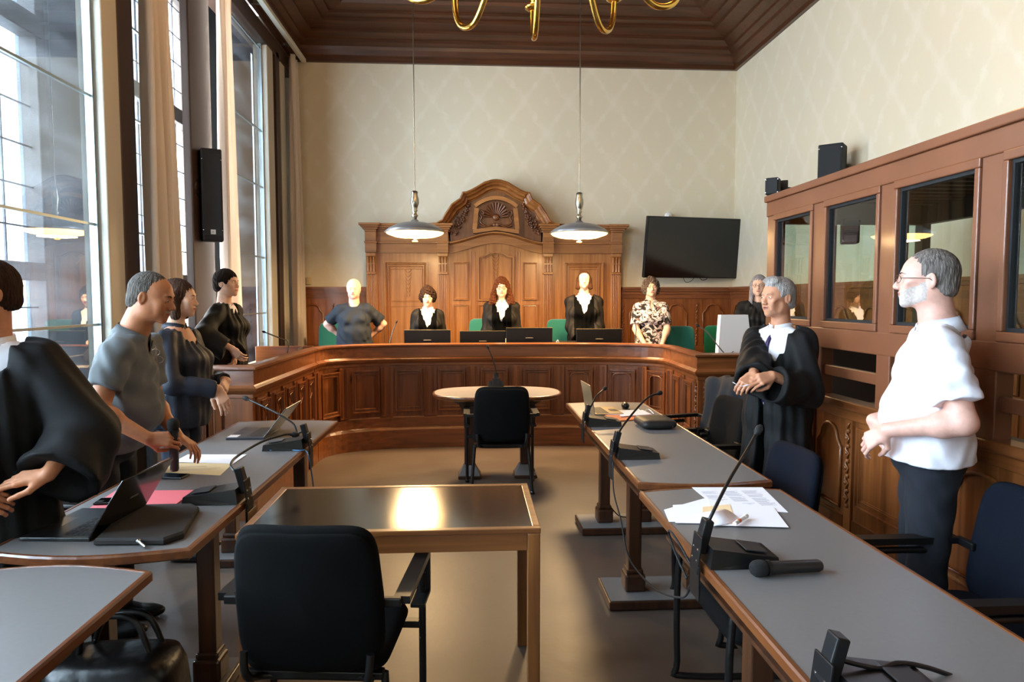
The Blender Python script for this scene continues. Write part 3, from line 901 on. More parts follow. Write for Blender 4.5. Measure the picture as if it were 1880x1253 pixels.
# chandelier with curling brass arms (only its lower arms are in the picture)
CH = thing('brass_chandelier', 'brass chandelier with curling arms at the top edge of the picture', 'chandelier', (.45, 4.1, 3.43))
MB().lathe([(.0, .02), (.05, .04), (.09, .10), (.05, .17), (.03, .2), (.03, .6), (.06, .65), (.03, .7), (.012, .75), (.012, 2.39), (.07, 2.39)], n=20).build('stem', BRASS, CH, loc=(0, 0, .18))
NA = 10; CH_E = 62
for k in range(NA):
    a = 2 * PI * k / NA - PI / 2; c, s_ = math.cos(a), math.sin(a)
    pr = [(.05, .42), (.27, .46), (.46, .34), (.60, .13), (.70, .02), (.79, .0), (.88, .04), (.935, .14), (.95, .26)]
    pts = smooth_path([(c * r, s_ * r, z) for r, z in pr], 6)
    ar = MB().tube(pts, .021, 10).build('arm', BRASS, CH)
    ex, ez = pr[-1][0], pr[-1][1]
    MB().lathe([(.0, .0), (.03, .005), (.055, .02), (.06, .035), (.03, .05), (.02, .06), (.022, .12), (0, .12)], (c * ex, s_ * ex, ez - .02), 16).build('cup', BRASS, ar)
    MB().lathe([(0, .0), (.025, .01), (.045, .05), (.03, .11), (0, .13)], (c * ex, s_ * ex, ez + .10), 12).build('bulb', mat('chandelier_bulb', '#ffffff', emit='#ffc27a', estr=CH_E), ar)

# ================================================================ WALL FITTINGS
TV = thing('wall_screen', 'large black flat screen tilted on the back wall', 'television', (3.02, 9.2, 2.29), 0)
TV.rotation_euler = (math.radians(8), math.radians(0), math.radians(12))
MB().box(-.72, .72, -.03, .03, -.41, .41, .012).build('housing', BLACK, TV)
MB().box(-.705, .705, -.034, -.031, -.395, .395).build('screen', mat('dark_screen', '#050506', rough=.12, spec=.6), TV)
MB().box(-.2, .2, .03, .16, -.15, .15, .01).build('bracket', BLACKM, TV)
c_ = MB()
c_.tube(smooth_path([(-.1, .02, -.40), (-.05, .03, -.47), (.03, .03, -.46), (.08, .02, -.40)], 6), .004, 6)
c_.tube(smooth_path([(.15, .02, -.40), (.2, .03, -.44), (.27, .03, -.43), (.27, .02, -.40)], 6), .005, 6)
c_.build('cable', BLACKM, TV)
o = MB().lathe([(0, 0), (.05, 0), (.05, .03), (.035, .045), (0, .045)], (0, 0, 0), 24).ball((0, 0, .045), .015, 8).build('smoke_alarm', mat('white_plastic', '#e8e6e2', rough=.4))
o.location = at(1226, 397, Y=9.46); o.rotation_euler = (PI / 2, 0, 0)
tag(o, 'small round white alarm unit on the wall above the black screen', 'alarm')
o = MB().cbox((0, 0, 0), (.07, .02, .1), .006).cbox((0, -.012, 0), (.03, .01, .03), .004).build('wall_socket', mat('ivory_plastic', '#cdb98f', rough=.5))
o.location = at(567, 516, Y=9.47); tag(o, 'small ivory switch plate on the back wall above the panelling, at the corner curtain', 'switch')


def speaker(label, loc, rot, size, logo=None, name='wall_speaker', grille=True):
    t = thing(name, label, 'speaker', loc, 0); t.rotation_euler = rot
    w_, d_, h_ = size
    MB().box(-w_ / 2, w_ / 2, -d_ / 2, d_ / 2, -h_ / 2, h_ / 2, .012).build('cabinet', BLACKM, t)
    if grille: MB().box(-w_ * .42, w_ * .42, -d_ / 2 - .006, -d_ / 2, -h_ * .44, h_ * .44, .004).build('grille', mat('speaker_grille', '#1a1c1f', rough=.7, bump=.4, bscale=900), t)
    for sx in (-1, 1):
        for sz in (-1, 1): MB().cbox((sx * w_ * .45, -d_ / 2 - .001, sz * h_ * .38), (.008, .006, .008), .001).build('screw', STEEL, t)
    return t
# tall column speaker on the second window post
sp_ = speaker('tall thin black column speaker on the dark post between the windows', (-2.27, 6.20, 2.5), (0, 0, math.radians(25)), (.17, .13, .80), name='column_speaker')
lg = MB().box(-.02, .02, -.075, -.072, -.34, -.30).build('badge', mat('badge_white', '#cfd2d4', rough=.4), sp_)
o = text('logo', 'JBL', .014, (0, -.0755, -.322), (PI / 2, 0, 0), BLACK, sp_)
MB().tube(smooth_path([(-.10, -.02, .13), (-.125, -.06, .1), (-.13, -.06, .03), (-.10, -.02, -.01)], 5), .008, 6).build('handle', BLACK, sp_)
s2 = speaker('small black speaker on a wall bracket above the far end of the glass dock', (2.35, 5.25, 2.47), (0, 0, math.radians(-35)), (.10, .1, .13))
MB().tube([(0, .05, 0), (.05, .12, .01)], .012, 6).box(.03, .09, .1, .125, -.05, .06, .003).build('bracket', BLACKM, s2)
MB().tube([(.06, .12, 0), (.75, 1.02, 0)], .012, 6).build('arm', BLACKM, s2)
s3 = speaker('upright black loudspeaker box on the right wall, standing above the glass dock', (3.45, 6.42, 2.88), (0, 0, math.radians(-40)), (.22, .2, .36))
MB().box(-.05, .05, .1, .34, -.05, .05, .01).build('bracket', BLACKM, s3)

# ================================================================ GLASS DOCK ON THE RIGHT
DK = thing('defendant_dock', 'brown timber dock with tall glass windows over a panelled front along the right side', 'dock', (2.1, 0, 0))
YE = 4.72; Y0 = -1.0; XB = 1.12
# front wall, panelled (faces -X)
MB().box(0, .05, Y0, 4.06, 0, 1.0).build('front_board', W_WAIN, DK)
m = MB(); TD = lambda u, o, z: (-o, u, z)
m.box(-.035, .07, Y0, 4.08, .985, 1.035, .008); m.box(-.015, .05, Y0, 4.07, .93, .985, .004); m.box(-.03, .03, Y0, 4.08, 0, .16, .006); m.box(-.02, .02, Y0, 4.08, .16, .19, .004)
m.build('ledge', W_WAINY, DK)
ybreaks = [4.05, 3.62, 2.98, 2.30, 1.66, 1.0, .3, -.4, -1.0]
for i in range(len(ybreaks) - 1):
    b_, a_ = ybreaks[i], ybreaks[i + 1]; m = MB()
    if i in (0, 2, 4, 6):
        arch_panel(m, lambda u, o, z: TD((a_ + b_) / 2 + u, o, z), (b_ - a_) * .6, .42, .88, .009)
    else:
        frame_rect(m, TD, a_ + .07, b_ - .07, .46, .90, .014, .018); frame_rect(m, TD, a_ + .11, b_ - .11, .50, .86, .007, .01)
    frame_rect(m, TD, a_ + .05, b_ - .05, .22, .38, .008, .012)
    m.box(-.016, .0, b_ - .035, b_ + .035, .19, .93); 
    carving(m, lambda u, o, z: TD(u, o + .016, z), b_, .45, .88, .035)
    m.build('panel', W_WAIN, DK)
# posts and rails of the glazed frame
m = MB()
YP = [(4.61, 4.72), (3.94, 4.07), (3.27, 3.385), (2.58, 2.70), (1.87, 1.99), (1.16, 1.28), (.4, .52), (-1.0, -.88)]
for i, (a, b) in enumerate(YP):
    zb = 0 if i == 0 else 1.03
    MB().box(-.02, .06, a, b, zb, 2.20, .006).build('post', W_DOCK, DK)
m.box(-.03, .07, Y0, YE, 2.17, 2.27, .006); m.box(-.045, .085, Y0, YE + .01, 2.27, 2.315, .006)
m.build('top_rail', W_DOCK, DK)
m = MB(); m.box(-.022, .06, Y0, 4.66, 1.31, 1.43, .006); m.build('window_rail', W_DOCK, DK)
for i in range(len(YP) - 1):
    b_, a_ = YP[i][0], YP[i + 1][1]
    m = MB()
    for (y0, y1, z0, z1) in ((a_, b_, 1.43, 1.47), (a_, b_, 2.135, 2.175), (a_, a_ + .03, 1.47, 2.135), (b_ - .03, b_, 1.47, 2.135)): m.box(-.03, .0, y0, y1, z0, z1, .005)
    fr_ = m.build('window_frame', W_DOCK, DK)
    m = MB()
    for (y0, y1, z0, z1) in ((a_ + .03, b_ - .03, 1.47, 1.485), (a_ + .03, b_ - .03, 2.12, 2.135), (a_ + .03, a_ + .042, 1.485, 2.12), (b_ - .042, b_ - .03, 1.485, 2.12)): m.box(-.012, .02, y0, y1, z0, z1)
    m.build('gasket', BLACKM, fr_)
    MB().box(.0, .006, a_ + .03, b_ - .03, 1.47, 2.135).build('glass_pane', glass('dock_glass', (.86, .93, .90), refl=2.2), fr_)
    if i: MB().box(.0, .03, a_, b_, 1.15, 1.21, .004).build('slat', W_DOCK, DK)
# far end of the dock: glazed above, boarded below, roof of slats, back posts
m = MB(); m.box(.06, XB, YE - .06, YE, 2.12, 2.27); m.box(.06, XB, YE - .06, YE, 1.31, 1.40); m.box(XB - .06, XB, YE - .08, YE, 0, 2.27); m.box(XB - .06, XB, 2.6, 2.68, 0, 2.27); m.box(XB - .06, XB, 1.0, 1.08, 0, 2.27)
m.box(XB - .06, XB, Y0, YE, 2.12, 2.27); m.box(.06, XB, YE - .05, YE, 0, 1.31)
m.build('rear_frame', mat('dark_frame', '#2c1d16', rough=.5), DK)
MB().box(.06, XB - .06, YE - .035, YE - .03, 1.40, 2.12).build('end_pane', glass('dock_glass'), DK)
m = MB(); m.box(.06, XB, Y0, YE, 2.29, 2.31)
y = Y0 + .05
while y < YE - .1: m.box(.06, XB, y, y + .045, 2.24, 2.29); y += .13
m.build('slatted_roof', mat('dark_slats', '#3a2a20', rough=.55), DK)
m = MB(); m.box(.052, .32, 1.2, 3.9, .93, .985, .01); m.build('inner_shelf', mat('dark_frame'), DK)
s4 = speaker('black speaker hanging inside the glass dock, seen through its second window', (2.6, 4.58, 2.06), (0, 0, math.radians(-20)), (.11, .1, .17), name='dock_speaker')
# small stack of books inside the dock
rb = mat('book_red', '#7a2b22', rough=.6)
for k, (dy, h, lab) in enumerate(((0, .24, 'dark red book on the dock ledge behind the man in white, left one'), (.045, .22, 'dark red book on the dock ledge behind the man in white, right one'))):
    o = MB().box(-.015, .02, -.02, .02, 0, h, .002).build('book', rb); o.location = (2.22, 3.21 - dy, .985); tag(o, lab, 'book', 'books on the dock ledge')
# ================================================================ TABLES
TOPZ = .75


def bowed(x0, x1, y0, y1, bow0=.05, bow1=.05, n=8):
    """rectangle whose short ends bow outwards"""
    p = [(x0 + (x1 - x0) * k / n, y0 - bow0 * math.sin(PI * k / n)) for k in range(n + 1)]
    p += [(x1 + (x0 - x1) * k / n, y1 + bow1 * math.sin(PI * k / n)) for k in range(n + 1)]
    return p


def shift_poly(poly, f): return [f(*p) for p in poly]


def court_table(label, x0, x1, y0, y1, skew=0.0, feet=(), side=1, apron=None, bow=(.05, .05)):
    """grey-topped table with wooden edge on twin posts; side = aisle side (+1: aisle on the x0 side)"""
    cy = (y0 + y1) / 2
    t = thing('court_table', label, 'table', ((x0 + x1) / 2, cy, 0), 0, 'long grey-topped tables of the parties')
    t.rotation_euler = (0, 0, skew)
    cx = (x0 + x1) / 2
    P = [(a - cx, b - cy) for a, b in bowed(x0, x1, y0, y1, *bow)]
    MB().prism([(a * .955 if True else a, b * .992) for a, b in P], TOPZ - .028, TOPZ).build('tabletop', LAM, t)
    e = MB()
    e.sweep([(a * .955, b * .992) for a, b in P][::-1], [(.0, -.03), (-.0, .0), (-.004, .002), (-.014, .001), (-.018, -.006), (-.018, -.03), (-.010, -.036), (0, -.036)], closed=True)
    for i in range(len(e.v)): e.v[i] = (e.v[i][0], e.v[i][1], e.v[i][2] + TOPZ)
    e.build('edge_band', W_EDGE, t)
    a0 = x0 - cx; a1 = x1 - cx
    if apron is None: apron = (y0 + .15, y1 - .3)
    MB().box(a0 + .05, a0 + .072, apron[0] - cy, apron[1] - cy, TOPZ - .10, TOPZ - .036, .003).box(a0 + .03, a0 + .05, apron[0] - cy, apron[1] - cy, TOPZ - .105, TOPZ - .09, .003).build('cable_rail', W_LEG, t)
    MB().box(a1 - .09, a1 - .07, apron[0] - cy, apron[1] - cy, TOPZ - .10, TOPZ - .036, .003).build('apron', W_LEG, t)
    for (fy, fx0, fx1, posts) in feet:
        b = MB().box(fx0 - cx, fx1 - cx, fy - cy, fy + .32 - cy, .004, .048, .006)
        bo = b.build('base', W_LEG, t)
        MB().box(fx0 - cx + .012, fx1 - cx - .012, fy - cy + .012, fy + .308 - cy, .046, .0515).build('base_cover', LAM, bo)
        for px_ in posts:
            c = px_ - cx; d = fy + .16 - cy
            p = MB().box(c - .035, c + .035, d - .035, d + .035, .15, TOPZ - .04, .006)
            p.box(c - .055, c + .055, d - .055, d + .055, .05, .145, .012).box(c - .045, c + .045, d - .045, d + .045, .145, .17, .008)
            p.box(c - .05, c + .05, d - .05, d + .05, TOPZ - .08, TOPZ - .036, .006)
            p.build('leg', W_LEG, t)
    return t


court_table('far grey table on the right, carrying the orange folder and two desk microphones', .77, 1.40, 3.07, 5.47,
            feet=((3.36, .70, 1.35, (.86, 1.19)), (4.47, .74, 1.35, (.92, 1.19))), apron=(3.2, 5.05))
court_table('long near grey table on the right under the scattered white papers', .74, 1.375, .35, 2.92,
            feet=((1.72, .74, 1.35, (.83, 1.24)), (.5, .74, 1.35, (.83, 1.24))), bow=(.05, .05))
court_table('grey table on the left carrying the pink folder and two laptops', -1.62, -.945, 2.34, 4.77, skew=-.012,
            feet=((2.62, -1.6, -.98, (-1.48, -1.06)), (4.05, -1.6, -.98, (-1.48, -1.06))), side=-1, bow=(.06, .05))
court_table('empty grey table in the bottom left corner', -1.66, -1.0, .1, 2.14, feet=((.4, -1.64, -1.02, (-1.5, -1.1)),), side=-1, bow=(.05, .07))

# glossy middle table
MT = thing('glossy_table', 'low square-legged table with a glossy dark top between the two rows', 'table', (-.3, 2.78, 0))
hx, hy = .555, .31
MB().box(-hx + .028, hx - .028, -hy + .028, hy - .028, TOPZ - .02, TOPZ - .002).build('tabletop', mat('dark_glass_top', '#120d0b', rough=.13, spec=.7, coat=.6, noise=.2, nscale=7), MT)
W_MID = wood('oiled_wood', '#9a6232', '#6d3f1d', 'x', rough=.35)
m = MB()
for (a, b, c, d) in ((-hx, hx, -hy, -hy + .03), (-hx, hx, hy - .03, hy), (-hx, -hx + .03, -hy + .03, hy - .03), (hx - .03, hx, -hy + .03, hy - .03)): m.box(a, b, c, d, TOPZ - .02, TOPZ, .003)
m.build('edge_band', W_MID, MT)
m = MB()
for (a, b, c, d) in ((-hx + .05, hx - .05, -hy + .004, -hy + .028), (-hx + .05, hx - .05, hy - .028, hy - .004), (-hx + .004, -hx + .028, -hy + .05, hy - .05), (hx - .028, hx - .004, -hy + .05, hy - .05)): m.box(a, b, c, d, TOPZ - .085, TOPZ - .02, .002)
m.build('apron', W_MID, MT)
W_MLEG = wood('oiled_wood_legs', '#96602f', '#683b1b', 'z', rough=.35)
for sx in (-1, 1):
    for sy in (-1, 1): MB().cbox((sx * (hx - .025), sy * (hy - .025), (TOPZ - .02) / 2), (.046, .046, TOPZ - .02), .004).build('leg', W_MLEG, MT)

# oval witness table
WT = thing('oval_table', 'oval witness table with a pale top on two pedestals before the bench', 'table', (.235, 6.2, 0))
N_ = 48; rx, ry = .59, .40
ell = lambda k, s=0: ((rx + s) * math.copysign(abs(math.cos(k)) ** .8, math.cos(k)), (ry + s) * math.copysign(abs(math.sin(k)) ** .8, math.sin(k)))
E0 = [ell(2 * PI * i / N_, -.02) for i in range(N_)]
MB().prism(E0, TOPZ - .025, TOPZ).build('tabletop', mat('pale_laminate', '#9b9490', rough=.35, noise=.03), WT)
e = MB(); e.sweep(E0, [(0, -.03), (0, 0), (.006, .001), (.017, -.004), (.02, -.014), (.016, -.03), (0, -.04)], closed=True, smooth=True)
e.v = [(a, b, c + TOPZ) for a, b, c in e.v]; e.build('edge_band', W_EDGE, WT)
for sx in (-.255, .245):
    p = MB().box(sx - .045, sx + .045, -.18, -.09, .12, TOPZ - .10, .006)
    p.prism([(sx - .20, TOPZ - .03), (sx - .17, TOPZ - .05), (sx - .09, TOPZ - .09), (sx - .045, TOPZ - .19), (sx + .045, TOPZ - .19), (sx + .09, TOPZ - .09), (sx + .17, TOPZ - .05), (sx + .20, TOPZ - .03)], -.17, -.10, 'y')
    p.build('leg', W_LEG, WT)
    b = MB(); q = .10; y_ = -.135
    b.box(sx - q, sx + q, y_ - q, y_ + q, .003, .03, .004); bo = b.build('base', W_LEG, WT)
    v = [(sx - q * .94, y_ - q * .94, .03), (sx + q * .94, y_ - q * .94, .03), (sx + q * .94, y_ + q * .94, .03), (sx - q * .94, y_ + q * .94, .03),
         (sx - .05, y_ - .05, .115), (sx + .05, y_ - .05, .115), (sx + .05, y_ + .05, .115), (sx - .05, y_ + .05, .115)]
    MB().add(v, [(0, 1, 2, 3), (4, 5, 6, 7), (0, 1, 5, 4), (1, 2, 6, 5), (2, 3, 7, 6), (3, 0, 4, 7)]).build('base_cover', LAM, bo)
o = MB().tube(smooth_path([(.52, 6.05, .12), (.56, 6.0, .06), (.50, 5.93, .012), (.58, 5.97, .01), (.55, 6.04, .012), (.50, 6.06, .05)], 6), .004, 6).build('floor_cable', BLACKM)
tag(o, 'thin black cable curling round the right foot of the oval table', 'cable')

# ================================================================ CHAIRS
def pad(mb, c, w_, h_, t, curve=0.0, plane='xz', tilt=0.0, corner=.25, topw=1.0, bulge=.4):
    """upholstered slab: rounded outline, soft rim, optional curvature. plane 'xz' stands up (thickness along y), 'xy' lies flat"""
    n = 40; rings = []
    prof = [(0, -.5), (.5, -.5), (.86, -.46), (.96, -.3), (1, 0), (.96, .3), (.86, .46), (.5, .5), (0, .5)]
    e = 2 / max(.2, corner * 4)
    v = []
    for s, d in prof:
        for k in range(n):
            a = 2 * PI * k / n; ca, sa = math.cos(a), math.sin(a)
            ex = 2 / (2 + 6 * (1 - corner))
            u = math.copysign(abs(ca) ** ex, ca) * s; q = math.copysign(abs(sa) ** ex, sa) * s
            uu = u * (1 - (1 - topw) * max(0, q) ** 1.0)
            dep = d * t - curve * (uu * uu) - (0) 
            if plane == 'xz': p = Vector((uu * w_ / 2, dep, q * h_ / 2))
            else: p = Vector((uu * w_ / 2, q * h_ / 2, d * t))
            p = Matrix.Rotation(tilt, 3, 'X') @ p
            v.append(p + Vector(c))
    f = [(j * n + k, j * n + (k + 1) % n, (j + 1) * n + (k + 1) % n, (j + 1) * n + k) for j in range(len(prof) - 1) for k in range(n)]
    return mb.add(v, f, True)


GREEN = mat('green_upholstery', '#0f6a58', rough=.8, sheen=.4)
GREENB = mat('bright_green_upholstery', '#0f8a52', rough=.75, sheen=.4)


def conference_chair(label, x, y, rz, fab=FABRIC, legs=4, arms=True, bw=.46, group='black upholstered chairs', seat_z=.45, top=.88, z=0, lean=-.14):
    """faces +Y in its own frame"""
    t = thing('conference_chair', label, 'chair', (x, y, z), rz, group)
    pad(MB(), (0, 0, seat_z), .48, .46, .07, plane='xy', corner=.35).build('seat', fab, t) if False else None
    s = MB(); pad(s, (0, .02, seat_z), .48, .46, .075, plane='xy', corner=.3); s.build('seat', fab, t)
    h = top - seat_z + .02
    b = MB(); pad(b, (0, -.235, seat_z + h / 2 - .01), bw, h, .055, curve=-.035, tilt=lean * -1 if False else lean * -1, corner=.32, topw=.94); b.build('backrest', fab, t)
    sh = MB(); pad(sh, (0, -.262, seat_z + h / 2 - .02), bw * .97, h * .97, .022, curve=-.035, tilt=-lean, corner=.32, topw=.94); sh.build('back_shell', FABRIC, t)
    k = MB(); k.tube(smooth_path([(-.2, -.24, seat_z + .06), (-.19, -.24, seat_z - .02), (-.15, -.16, seat_z - .06), (.15, -.16, seat_z - .06), (.19, -.24, seat_z - .02), (.2, -.24, seat_z + .06)], 6), .013, 8)
    k.build('back_bracket', BLACK, t)
    for sx in (-1, 1):
        X = sx * .285
        if legs == 4:
            MB().tube([(X, .20, seat_z + .14), (X, .20, .012)], .0135, 8).lathe([(.018, 0), (.018, .02), (.012, .025)], (X, .20, 0.002), 10).build('leg', BLACK, t)
            MB().tube([(sx * .22, -.14, seat_z - .05), (sx * .25, -.2, .012)], .0135, 8).lathe([(.018, 0), (.018, .02), (.012, .025)], (sx * .25, -.2, 0.002), 10).build('leg', BLACK, t)
        else:
            MB().tube(smooth_path([(X, -.05, seat_z + .16), (X, .22, seat_z + .15), (X, .27, seat_z + .05), (X, .27, .10), (X, .24, .03), (X, -.25, .016)], 5), .014, 8).build('leg', BLACK, t)
        if arms:
            a = MB()
            a.prism([(X - .026, -.17), (X + .026, -.17), (X + .026, .02), (X + .026, .24), (X - .026, .24), (X - .026, .0)], seat_z + .19, seat_z + .215)
            a.box(X - .026, X + .026, .225, .242, seat_z + .06, seat_z + .20, .003)
            a.box(X - .026, X + .026, .10, .242, seat_z + .05, seat_z + .066, .003)
            a.box(min(X, sx * .19), max(X, sx * .19), -.19, -.165, seat_z + .185, seat_z + .215, .005)
            a.build('armrest', BLACK, t)
    fr = MB().box(-.28, .28, .16, .2, seat_z - .055, seat_z - .03, .004).box(-.22, .22, -.17, -.13, seat_z - .065, seat_z - .04, .004).build('seat_frame', BLACK, t)
    if legs != 4: MB().tube([(-.285, -.25, .016), (.285, -.25, .016)], .014, 8).build('stretcher', BLACK, t)
    return t


conference_chair('black armchair seen from behind in the foreground at the glossy table', -.49, 2.33, -.10, top=.905, bw=.47, seat_z=.44)
conference_chair('black armchair seen from behind at the oval table', .245, 5.68, 0, top=.89, bw=.46)
conference_chair('black chair behind the far right table, nearer than the jacket-draped chair', 1.53, 4.50, PI / 2 + .10, fab=FABRIC, legs=2, arms=True, top=.92)
conference_chair('dark chair draped with a jacket, farthest behind the right tables', 1.76, 5.12, PI / 2 + .3, fab=FABRICB, legs=2, top=.95)
conference_chair('blue-black chair behind the gap between the two right tables', 1.37, 3.24, PI / 2 + .08, fab=FABRICB, legs=2, arms=False, top=.86)
conference_chair('dark blue armchair at the right edge of the picture', 1.70, 2.20, PI / 2, fab=FABRICB, legs=2, top=.925, seat_z=.47)
conference_chair('black chair pushed in behind the near right table, only its tube legs showing under it', 1.12, 2.42, PI / 2, legs=2, arms=False, top=.70, seat_z=.44)
bpy.data.objects.remove(bpy.data.objects['seat']) if False else None

# jacket over the farthest right chair
def cloth_over(label, cat, c, w_, z1, z0, m, rz, name, seed=3):
    v = []; f = []; nu, nv = 20, 26; rnd = random.Random(seed)
    for j in range(nv + 1):
        t = j / nv
        for i in range(nu + 1):
            u = i / nu - .5
            a = (t - .45) * 2.2
            z = z1 - max(0, abs(a) - .12) * (z1 - z0) / 1.0
            y = -.05 * math.tanh(a * 5) - .02 * math.sin(a * 4 + u * 9) - .05 * a
            x = u * w_ * (1 + .15 * abs(a)) + .015 * math.sin(9 * a + 5 * u)
            z -= .10 * abs(u) ** 1.5 + .008 * math.sin(u * 25)
            v.append((x, y + .012 * math.sin(u * 22 + a * 3), z))
    for j in range(nv):
        for i in range(nu):
            q = j * (nu + 1) + i; f.append((q, q + 1, q + nu + 2, q + nu + 1))
    o = MB().add(v, f, True).build(name, m); o.location = c; o.rotation_euler = (0, 0, rz)
    md = o.modifiers.new('t', 'SOLIDIFY'); md.thickness = .012
    return tag(o, label, cat)
cloth_over('dark blue-grey jacket hanging over the farthest right chair', 'jacket', (2.00, 5.10, 0), .52, 1.00, .38, mat('jacket_cloth', '#15171d', rough=.85), PI / 2 + .3, 'jacket')

def green_chair(label, px, ptop, w_, Y, m=GREEN, rz=PI):
    p = at(px, ptop, Y=Y)
    t = thing('green_chair', label, 'chair', (p.x, Y, DZ), rz, 'green upholstered chairs behind the bench')
    top = p.z - DZ
    s = MB(); pad(s, (0, .06, .45), .48, .46, .08, plane='xy', corner=.3); s.build('seat', m, t)
    b = MB(); pad(b, (0, -.2, top - .27), w_, .54, .07, curve=-.03, tilt=.1, corner=.2); b.build('backrest', m, t)
    k = MB().tube([(0, -.2, .42), (0, -.23, top - .4)], .02, 8).lathe([(.03, .1), (.025, .42)], (0, .05, 0), 12); k.build('column', BLACK, t)
    for q in range(5):
        a = 2 * PI * q / 5; MB().tube([(0, .05, .12), (math.cos(a) * .24, .05 + math.sin(a) * .24, .05)], [.02, .012], 8).ball((math.cos(a) * .24, .05 + math.sin(a) * .24, .03), .026, 8).build('leg', BLACK, t)
    return t
green_chair('green chair beside the elderly person in the dark T-shirt, leftmost of the green chairs', 613, 593, .46, 8.72)
green_chair('green chair hidden behind the curly-haired judge, only its edge showing', 783, 588, .44, 8.65)
green_chair('green chair just left of the red-haired judge in the middle', 893, 586, .44, 8.6)
green_chair('green chair left of the tall judge with the bob', 1040, 587, .46, 8.55)
green_chair('dark green chair right of the person in the black and white shirt', 1258, 600, .44, 7.95, rz=PI + .15)
green_chair('bright green chair half hidden by the white monitor', 1334, 599, .46, 8.5, GREENB)

# ================================================================ SCREENS AND DESK GEAR ON THE BENCH
WZ = .925
def monitor(label, px0, px1, pyt, Y, tilt=.06, rz=0):
    a = at(px0, pyt, Y=Y); b = at(px1, pyt, Y=Y); w_ = b.x - a.x
    t = thing('monitor', label, 'monitor', ((a.x + b.x) / 2, Y, WZ), rz, 'black monitors seen from behind on the bench')
    h = .30; zc = a.z - WZ - h / 2
    MB().cbox((0, 0, zc), (w_, .028, h), .006, (tilt, 0, 0)).build('housing', BLACK, t)
    MB().cbox((0, .002, zc + h / 2 - .002), (w_ * .998, .03, .004), .001).build('top_edge', mat('champagne_trim', '#b89c6a', rough=.3, metal=.6), t)
    MB().cbox((0, .016, zc), (w_ * .95, .003, h * .9)).build('screen', mat('dark_screen'), t)
    MB().tube([(0, -.02, zc - .02), (0, -.05, .01)], .018, 8).cbox((0, -.03, .008), (.2, .16, .012), .004).build('stand', BLACK, t)
    MB().cbox((.0, -.018, zc + .035), (.085, .012, .011), .004).build('emblem', mat('badge_silver', '#8d8478', rough=.35, metal=.7), t)
    return t
monitor('black monitor in front of the curly-haired judge', 742, 827, 606, 7.58)
monitor('left one of the two black monitors standing close together mid-bench', 844, 928, 608, 7.62, rz=.05)
monitor('right, slightly taller one of the two black monitors close together mid-bench', 929, 1014, 602, 7.56)
monitor('black monitor in front of the tall judge with the bob', 1058, 1142, 604, 7.58)
o = MB().box(-.15, .15, -.1, .1, 0, .19, .004).build('document_tray', BLACK); o.location = at(1040, 633, Y=7.72); o.location.z = WZ
tag(o, 'low black tray between the two right-hand black monitors', 'tray')
m = MB().tube(smooth_path([(-.02, 0, 0), (.0, -.02, .03), (.04, -.02, .045), (.08, 0, 0)], 6), .005, 6)
o = m.build('cable_loop', mat('grey_cable', '#9aa0a6', rough=.5)); p = at(1018, 632, Y=7.5); o.location = (p.x, 7.5, 1.075)
o.location.z = WZ; o.scale = (1, 1, 4.4)
tag(o, 'grey cable loop rising behind the bench between the right monitors', 'cable')
m = MB().tube(smooth_path([(-.02, 0, 0), (-.02, -.02, .15), (.0, -.02, .17), (.02, -.02, .14), (.03, -.02, .16), (.05, 0, 0)], 6), .004, 6)
o = m.build('cable_loop', mat('grey_cable')); o.location = (at(770, 632, Y=7.52).x, 7.52, WZ)
tag(o, 'pale cable squiggle in front of the leftmost black monitor', 'cable')

# white monitor seen from behind on the right side desk
WM = thing('white_monitor', 'tall white monitor seen from behind on the right side desk', 'monitor', (2.53, 6.42, WZ), .12)
MB().prism([(-.19, .03), (.19, .03), (.12, .52), (-.16, .52)][::1], -.03, .03, 'y').cbox((0, .035, .25), (.24, .03, .3), .01).build('housing', mat('white_plastic'), WM)
MB().cbox((0, 0, .01), (.26, .2, .02), .005).build('stand', mat('white_plastic'), WM)
m = MB().tube(smooth_path([(.02, -.045, .05), (.04, -.05, .16), (.10, -.05, .19), (.16, -.05, .13), (.14, -.05, .05)], 6), .005, 6)
m.tube([(-.06, -.035, .05), (-.06, -.04, .15), (-.03, -.04, .17)], .004, 6); m.build('cable', BLACKM, WM)
MB().cbox((-.05, -.034, .12), (.03, .006, .08), .002).build('port_strip', mat('grey_plastic', '#5d6066', rough=.5), WM)
o = MB().cbox((0, 0, .03), (.22, .16, .06), .012).build('blue_box', mat('blue_board', '#2c4f86', rough=.6, noise=.6, nscale=40, color2='#dfe6ef')); o.location = (2.62, 6.1, WZ + .001); o.scale.z = 2.6
tag(o, 'blue and white patterned box lying right of the white monitor', 'box')

# ================================================================ MICROPHONE STATIONS
def foam(mb, p, d, r=.011, l=.045):
    d = Vector(d).normalized(); p = Vector(p)
    mb.tube([p - d * .005, p + d * .004, p + d * .01, p + d * l * .7, p + d * l], [r * .5, r * .6, r, r, r * .45], 10)


